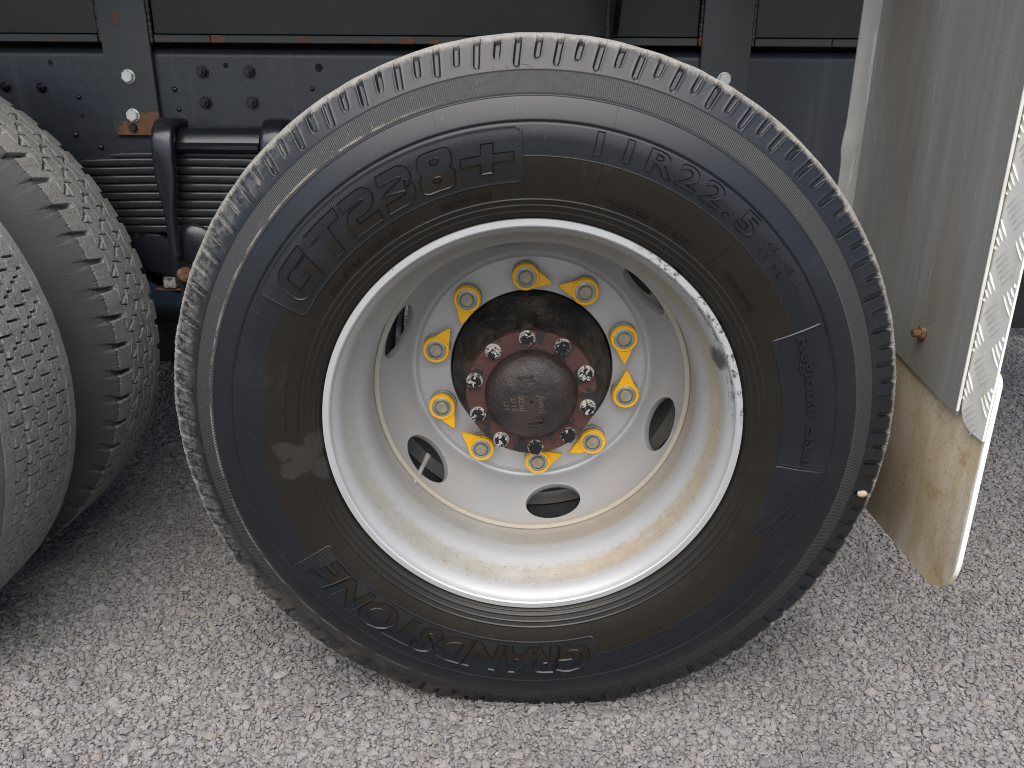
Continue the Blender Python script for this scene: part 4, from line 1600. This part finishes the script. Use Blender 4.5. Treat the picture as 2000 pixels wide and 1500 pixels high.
# unseen body floor, added and sized to shade what lies below; cross members
bm = bmesh.new()
box(bm, -3.2, 2.2, .24, 2.06, Z(.861), Z(.90))
from_bm('body_shade_floor', bm, M['panel'], truck)
for x in (-2.6, -1.9, -1.2, -.5, .2, .9, 1.6):
    bm = bmesh.new()
    box(bm, x - .04, x + .04, RY + .09, 1.49, Z(.30), Z(.50))
    from_bm('cross_member', bm, M['dark_rubber'], truck)

# ---- leaf spring
spring = empty('leaf_spring', (0, 0, 0), truck)
LZ = [.3235, .3105, .2937, .2769, .2601, .2433, .2265, .2097, .1929, .1761]
LX0 = [-.853, -.915, -.918, -.96, -1.01, -1.06, -1.11, -1.16, -1.21, -1.26]
for i, (z, x0) in enumerate(zip(LZ, LX0)):
    bm = bmesh.new()
    x1 = -.655 + (-.655 - x0)
    n = 16
    yb0, yb1 = .605, .690
    rows = []
    for k in range(n + 1):
        x = x0 + (x1 - x0) * k / n
        sag = -.030 * ((x + .655) / .62) ** 2 * (1.0)
        th_ = .0161 if i else .0100
        if i < 2 and (k == 0 or k == n):
            th_ *= .45 if i == 0 else .75
        zz = Z(z) + sag + .004
        e_ = th_ * .27
        sec = [(yb0 + e_ - e_ * math.cos(math.radians(q)), math.copysign(th_ / 2 - e_, q) + e_ * math.sin(math.radians(q))) for q in (-90, -60, -30, -1, 1, 30, 60, 90)] + [(yb1, th_ / 2), (yb1, -th_ / 2)]
        rows.append([bm.verts.new((x, y, zz + q)) for y, q in sec])
    for a, b in zip(rows, rows[1:]):
        for q in range(10):
            bm.faces.new([a[q], a[(q + 1) % 10], b[(q + 1) % 10], b[q]])
    bm.faces.new(rows[0])
    bm.faces.new(rows[-1][::-1])
    from_bm('spring_leaf', bm, M['leaf'], spring, smooth=50)
# clamp pad over the pack
bm = bmesh.new()
pad = [(.595, Z(.333)), (.588, Z(.340)), (.588, Z(.347)), (.600, Z(.352)), (.606, Z(.366)), (.616, Z(.377)), (.634, Z(.381)), (.690, Z(.381)), (.690, Z(.333))]
prism(bm, pad, 'x', -.715, -.545, .001)
from_bm('clamp_pad', bm, M['gloss'], spring, smooth=40)


def ubolt(xc, full):
    bm = bmesh.new()
    w = .0215
    # flat strap folded over the pad, then forged down into a round rod
    path = [(.660, .386, w, .010), (.630, .389, w, .010), (.604, .386, w, .011), (.588, .374, w, .012), (.580, .355, w, .012), (.576, .325, w, .012), (.576, .285, w * .96, .012), (.576, .262, w * .82, .0125), (.576, .236, w * .62, .0125), (.576, .208, .0125, .0125), (.576, .130, .0125, .0125)]
    rows = []
    for i, (y, z, a, b) in enumerate(path):
        p0, p1 = path[max(i - 1, 0)], path[min(i + 1, len(path) - 1)]
        t = Vector((0, p1[0] - p0[0], p1[1] - p0[1])).normalized()
        nn = Vector((0, t.z, -t.y))
        row = []
        rnd = 2.0 if i > 8 else 4.5
        for k in range(20):
            an = 2 * PI * k / 20
            c, s = math.cos(an), math.sin(an)
            ex = 2 / rnd if rnd > 2 else 1
            dx = math.copysign(abs(c) ** ex, c) * a
            dn = math.copysign(abs(s) ** ex, s) * b
            lean = (.372 - z) * -.01
            row.append(bm.verts.new(Vector((xc + dx + lean, y, Z(z))) + nn * dn))
        rows.append(row)
    for a, b in zip(rows, rows[1:]):
        for k in range(20):
            bm.faces.new([a[k], a[(k + 1) % 20], b[(k + 1) % 20], b[k]])
    bm.faces.new(rows[0])
    bm.faces.new(rows[-1][::-1])
    from_bm('spring_clamp', bm, M['gloss'], spring, smooth=40)


ubolt(-.728, True)
ubolt(-.513, True)

# ---- spring seat casting with its rubber lobe, tie bolt and bracket
bm = bmesh.new()
prism(bm, [(-.835, Z(.150)), (-.815, Z(.162)), (-.795, Z(.170)), (-.771, Z(.168)), (-.755, Z(.156)), (-.735, Z(.148)), (-.60, Z(.150)), (-.58, Z(.08)), (-.690, Z(.078)), (-.735, Z(.078)), (-.835, Z(.098))], 'y', .600, .74, .003)
seat = from_bm('spring_seat', bm, M['gloss'], truck, smooth=40)
bm = bmesh.new()
bmesh.ops.create_uvsphere(bm, u_segments=28, v_segments=14, radius=1.0, matrix=Matrix.Translation((-.703, .602, Z(.150))) @ Matrix.Diagonal((.050, .016, .042, 1)))
from_bm('saddle_lobe', bm, M['gloss'], seat, smooth=180)
bm = bmesh.new()
bmesh.ops.create_icosphere(bm, subdivisions=3, radius=.0165, matrix=Matrix.Translation((-.7270, .598, Z(.086))))
for v in bm.verts:
    v.co += Vector((rng.normal(), rng.normal(), rng.normal())) * .0008
from_bm('rusty_pin', bm, M['rust'], seat, smooth=180)
bm = bmesh.new()
tube(bm, [(-.739, .606, Z(.082)), (-.737, .606, Z(.02)), (-.733, .610, Z(-.08))], .0065, 12)
from_bm('brake_rod', bm, M['gloss'], seat, smooth=60)
bm = bmesh.new()
box(bm, -.784, -.756, .612, .650, Z(.052), Z(.078), .004, 2)
from_bm('tie_nut', bm, M['chipnut'], seat, smooth=30)
bm = bmesh.new()
box(bm, -.806, -.745, .620, .70, Z(.0455), Z(.0500), .001, 1)
box(bm, -.786, -.752, .622, .69, Z(.079), Z(.086), .001, 1)
from_bm('clip_plate', bm, M['rust'], seat, smooth=30)
bm = bmesh.new()
prism(bm, [(-.99, Z(-.09)), (-.70, Z(-.09)), (-.66, Z(-.17)), (-1.02, Z(-.17))], 'y', .86, 1.02, .01)
from_bm('torque_rod', bm, M['drum'], truck, smooth=30)

# ------------------------------------------------------------------ mudguard
guard = empty('mudguard', (.60, .2, Z(.1)), truck)
G0 = Vector((.60, .2, Z(.1)))


def gl(bm):
    for v in bm.verts:
        v.co -= G0
    return bm


# sheet: slightly bowed plate across the tyre width with a folded back lip
bm = bmesh.new()
ny, nz = 26, 30
grid = []
for i in range(ny + 1):
    y = .010 + .480 * i / ny
    zb = .030 + (.015 - .030) * i / ny + .072 * (i / ny) ** 1.2
    row = []
    for k in range(nz + 1):
        z = zb + (.95 - zb) * (k / nz) ** 1.3
        dx = .004 * math.sin(PI * i / ny) + .0015 * math.sin(7 * z + 3 * y)
        row.append(bm.verts.new((.600 + dx, y, Z(z))))
    grid.append(row)
for a, b in zip(grid, grid[1:]):
    for k in range(nz):
        bm.faces.new([a[k], a[k + 1], b[k + 1], b[k]])
bmesh.ops.recalc_face_normals(bm, faces=bm.faces)
bmesh.ops.solidify(bm, geom=bm.faces[:], thickness=.0022)
sheet = from_bm('guard_sheet', gl(bm), M['guard'], guard, smooth=40)
bm = bmesh.new()
rows = []
for k in range(41):
    z = .10 + .86 * k / 40
    dent = -.004 * math.exp(-((z - .365) / .018) ** 2)
    rows.append([bm.verts.new((x + (dent if j < 3 else 0), y, Z(z))) for j, (x, y) in enumerate(((.5645, .494), (.5650, .4915), (.582, .4905 + dent), (.5985, .4900), (.6000, .4925), (.582, .4935 + dent)))])
for a, b in zip(rows, rows[1:]):
    for q in range(6):
        bm.faces.new([a[q], a[(q + 1) % 6], b[(q + 1) % 6], b[q]])
bm.faces.new(rows[0])
bm.faces.new(rows[-1][::-1])
from_bm('guard_lip', gl(bm), M['guard'], guard, smooth=40)
# cut edge of the sheet, coloured pale for the light it catches
bm = bmesh.new()
box(bm, .5960, .6000, .0070, .0100, Z(.036), Z(.95), .0006, 1)
from_bm('lit_guard_edge', gl(bm), M['checker'], guard)

# checker plate strip with its pressed bars, rounded foot
bm = bmesh.new()
y0, y1, zb = -.056, .0125, .018
foot = [(y0, Z(.95)), (y0, Z(zb))] + [(y1 - .040 + .040 * math.sin(math.radians(a)), Z(zb + .040 - .040 * math.cos(math.radians(a)))) for a in (0, 20, 40, 60, 80, 90)] + [(y1, Z(.95))]
prism(bm, foot, 'x', .6030, .6060)


def bar(bm, y, z, ang, ln, w, h):
    """one pressed lens-shaped bar on the plate face x = .603"""
    ca, sa = math.cos(ang), math.sin(ang)
    n = 6
    top, lo, hi = [], [], []
    for i in range(n + 1):
        t = -1 + 2 * i / n
        k = math.sqrt(max(0, 1 - t * t))
        for lst, off, hh in ((lo, -w / 2 * k, 0), (top, 0, h * k), (hi, w / 2 * k, 0)):
            a, b = t * ln / 2, off
            yy, zz = y + a * ca - b * sa, z + a * sa + b * ca
            lst.append(bm.verts.new((.6031 - hh, min(max(yy, y0 + .0005), y1 - .0005), zz)))
    for i in range(n):
        bm.faces.new([lo[i], lo[i + 1], top[i + 1], top[i]])
        bm.faces.new([top[i], top[i + 1], hi[i + 1], hi[i]])


PB = .070
ym = (y0 + y1) / 2
for j in range(-1, 28):
    for i, a in ((0, 135), (-1, 45), (1, 45)):
        cy = ym + i * PB / 2
        cz = zb + .020 + (j + (.5 if i else 0)) * PB
        ar = math.radians(a)
        ca, sa = math.cos(ar), math.sin(ar)
        for k in range(-2, 3):
            # clip each bar to the plate
            oy, oz = cy - k * .0086 * sa, cz + k * .0086 * ca
            t0, t1 = -.0185, .0185
            ta, tb = sorted(((y0 + .0008 - oy) / ca, (y1 - .0012 - oy) / ca))
            t0, t1 = max(t0, ta), min(t1, tb)
            if t1 - t0 < .007:
                continue
            tm = (t0 + t1) / 2
            yy, zz = oy + tm * ca, oz + tm * sa
            if zb + .004 < zz < .94 and not (zz < zb + .03 and yy > y1 - .028 + (zz - zb)):
                bar(bm, yy, Z(zz), ar, t1 - t0, .0042, .0019)
from_bm('checker_plate', gl(bm), M['checker'], guard, smooth=35, recalc=True)

# white plastic flap hanging below
bm = bmesh.new()
yo0, yo1 = -.0530, .455
zt, zbm = .112, -.256


def rc(cy, cz, r, a0, a1, n=8):
    return [(cy + r * math.cos(math.radians(a0 + (a1 - a0) * i / n)), Z(cz) + r * math.sin(math.radians(a0 + (a1 - a0) * i / n))) for i in range(n + 1)]


fl = rc(yo0 + .016, zt - .016, .016, 180, 90) + [(yo1, Z(zt))] + [(yo1, Z(zbm + .02))] + rc(yo1 - .06, zbm + .06, .06, 0, -90) + rc(yo0 + .075, zbm + .085, .075, -90, -180, 10)
prism(bm, fl, 'x', .6085, .6155, .0018)
flap = from_bm('mud_flap', gl(bm), M['flap'], guard, smooth=40)
flap['label'] = 'white plastic flap stained brown'
# rusty bolt through the sheet
bm = bmesh.new()
cyl(bm, (.6010, .152, Z(.108)), (.5965, .152, Z(.108)), .0115, .0100, 16)
cyl(bm, (.5965, .152, Z(.108)), (.5850, .152, Z(.108)), .0068, .0055, 12)
for v in bm.verts:
    v.co += Vector((rng.normal(), rng.normal(), rng.normal())) * .0006
from_bm('rusty_bolt', gl(bm), M['rust'], guard, smooth=50)
# tan rubber stop on the plate's outer edge
bm = bmesh.new()
bmesh.ops.create_uvsphere(bm, u_segments=20, v_segments=12, radius=1, matrix=Matrix.Translation((.628, -.064, Z(.262))) @ Matrix.Diagonal((.014, .016, .018, 1)))
from_bm('rubber_stop', gl(bm), M['tan'], guard, smooth=180)

# dark panel standing in for an unidentified dark shape at the far rear
bm = bmesh.new()
box(bm, 1.86, 2.60, 2.20, 2.212, Z(-.455), Z(.30), .004, 1)
from_bm('mud_flap', bm, M['dark_rubber'], truck)['label'] = 'dark panel low down at the far rear'

# ------------------------------------------------------------------ a pebble caught in the shoulder
bm = bmesh.new()
bmesh.ops.create_icosphere(bm, subdivisions=2, radius=.0062)
for v in bm.verts:
    v.co = Vector((v.co.x * 1.25, v.co.y * .8, v.co.z * .95)) + Vector((rng.normal(), rng.normal(), rng.normal())) * .0006
peb = from_bm('pebble', bm, M['pebble'], None, (.4890, .0165, Z(-.1000)), smooth=40)
peb['label'] = 'small pale pebble wedged in the tyre shoulder beside the white flap'
peb['category'] = 'pebble'
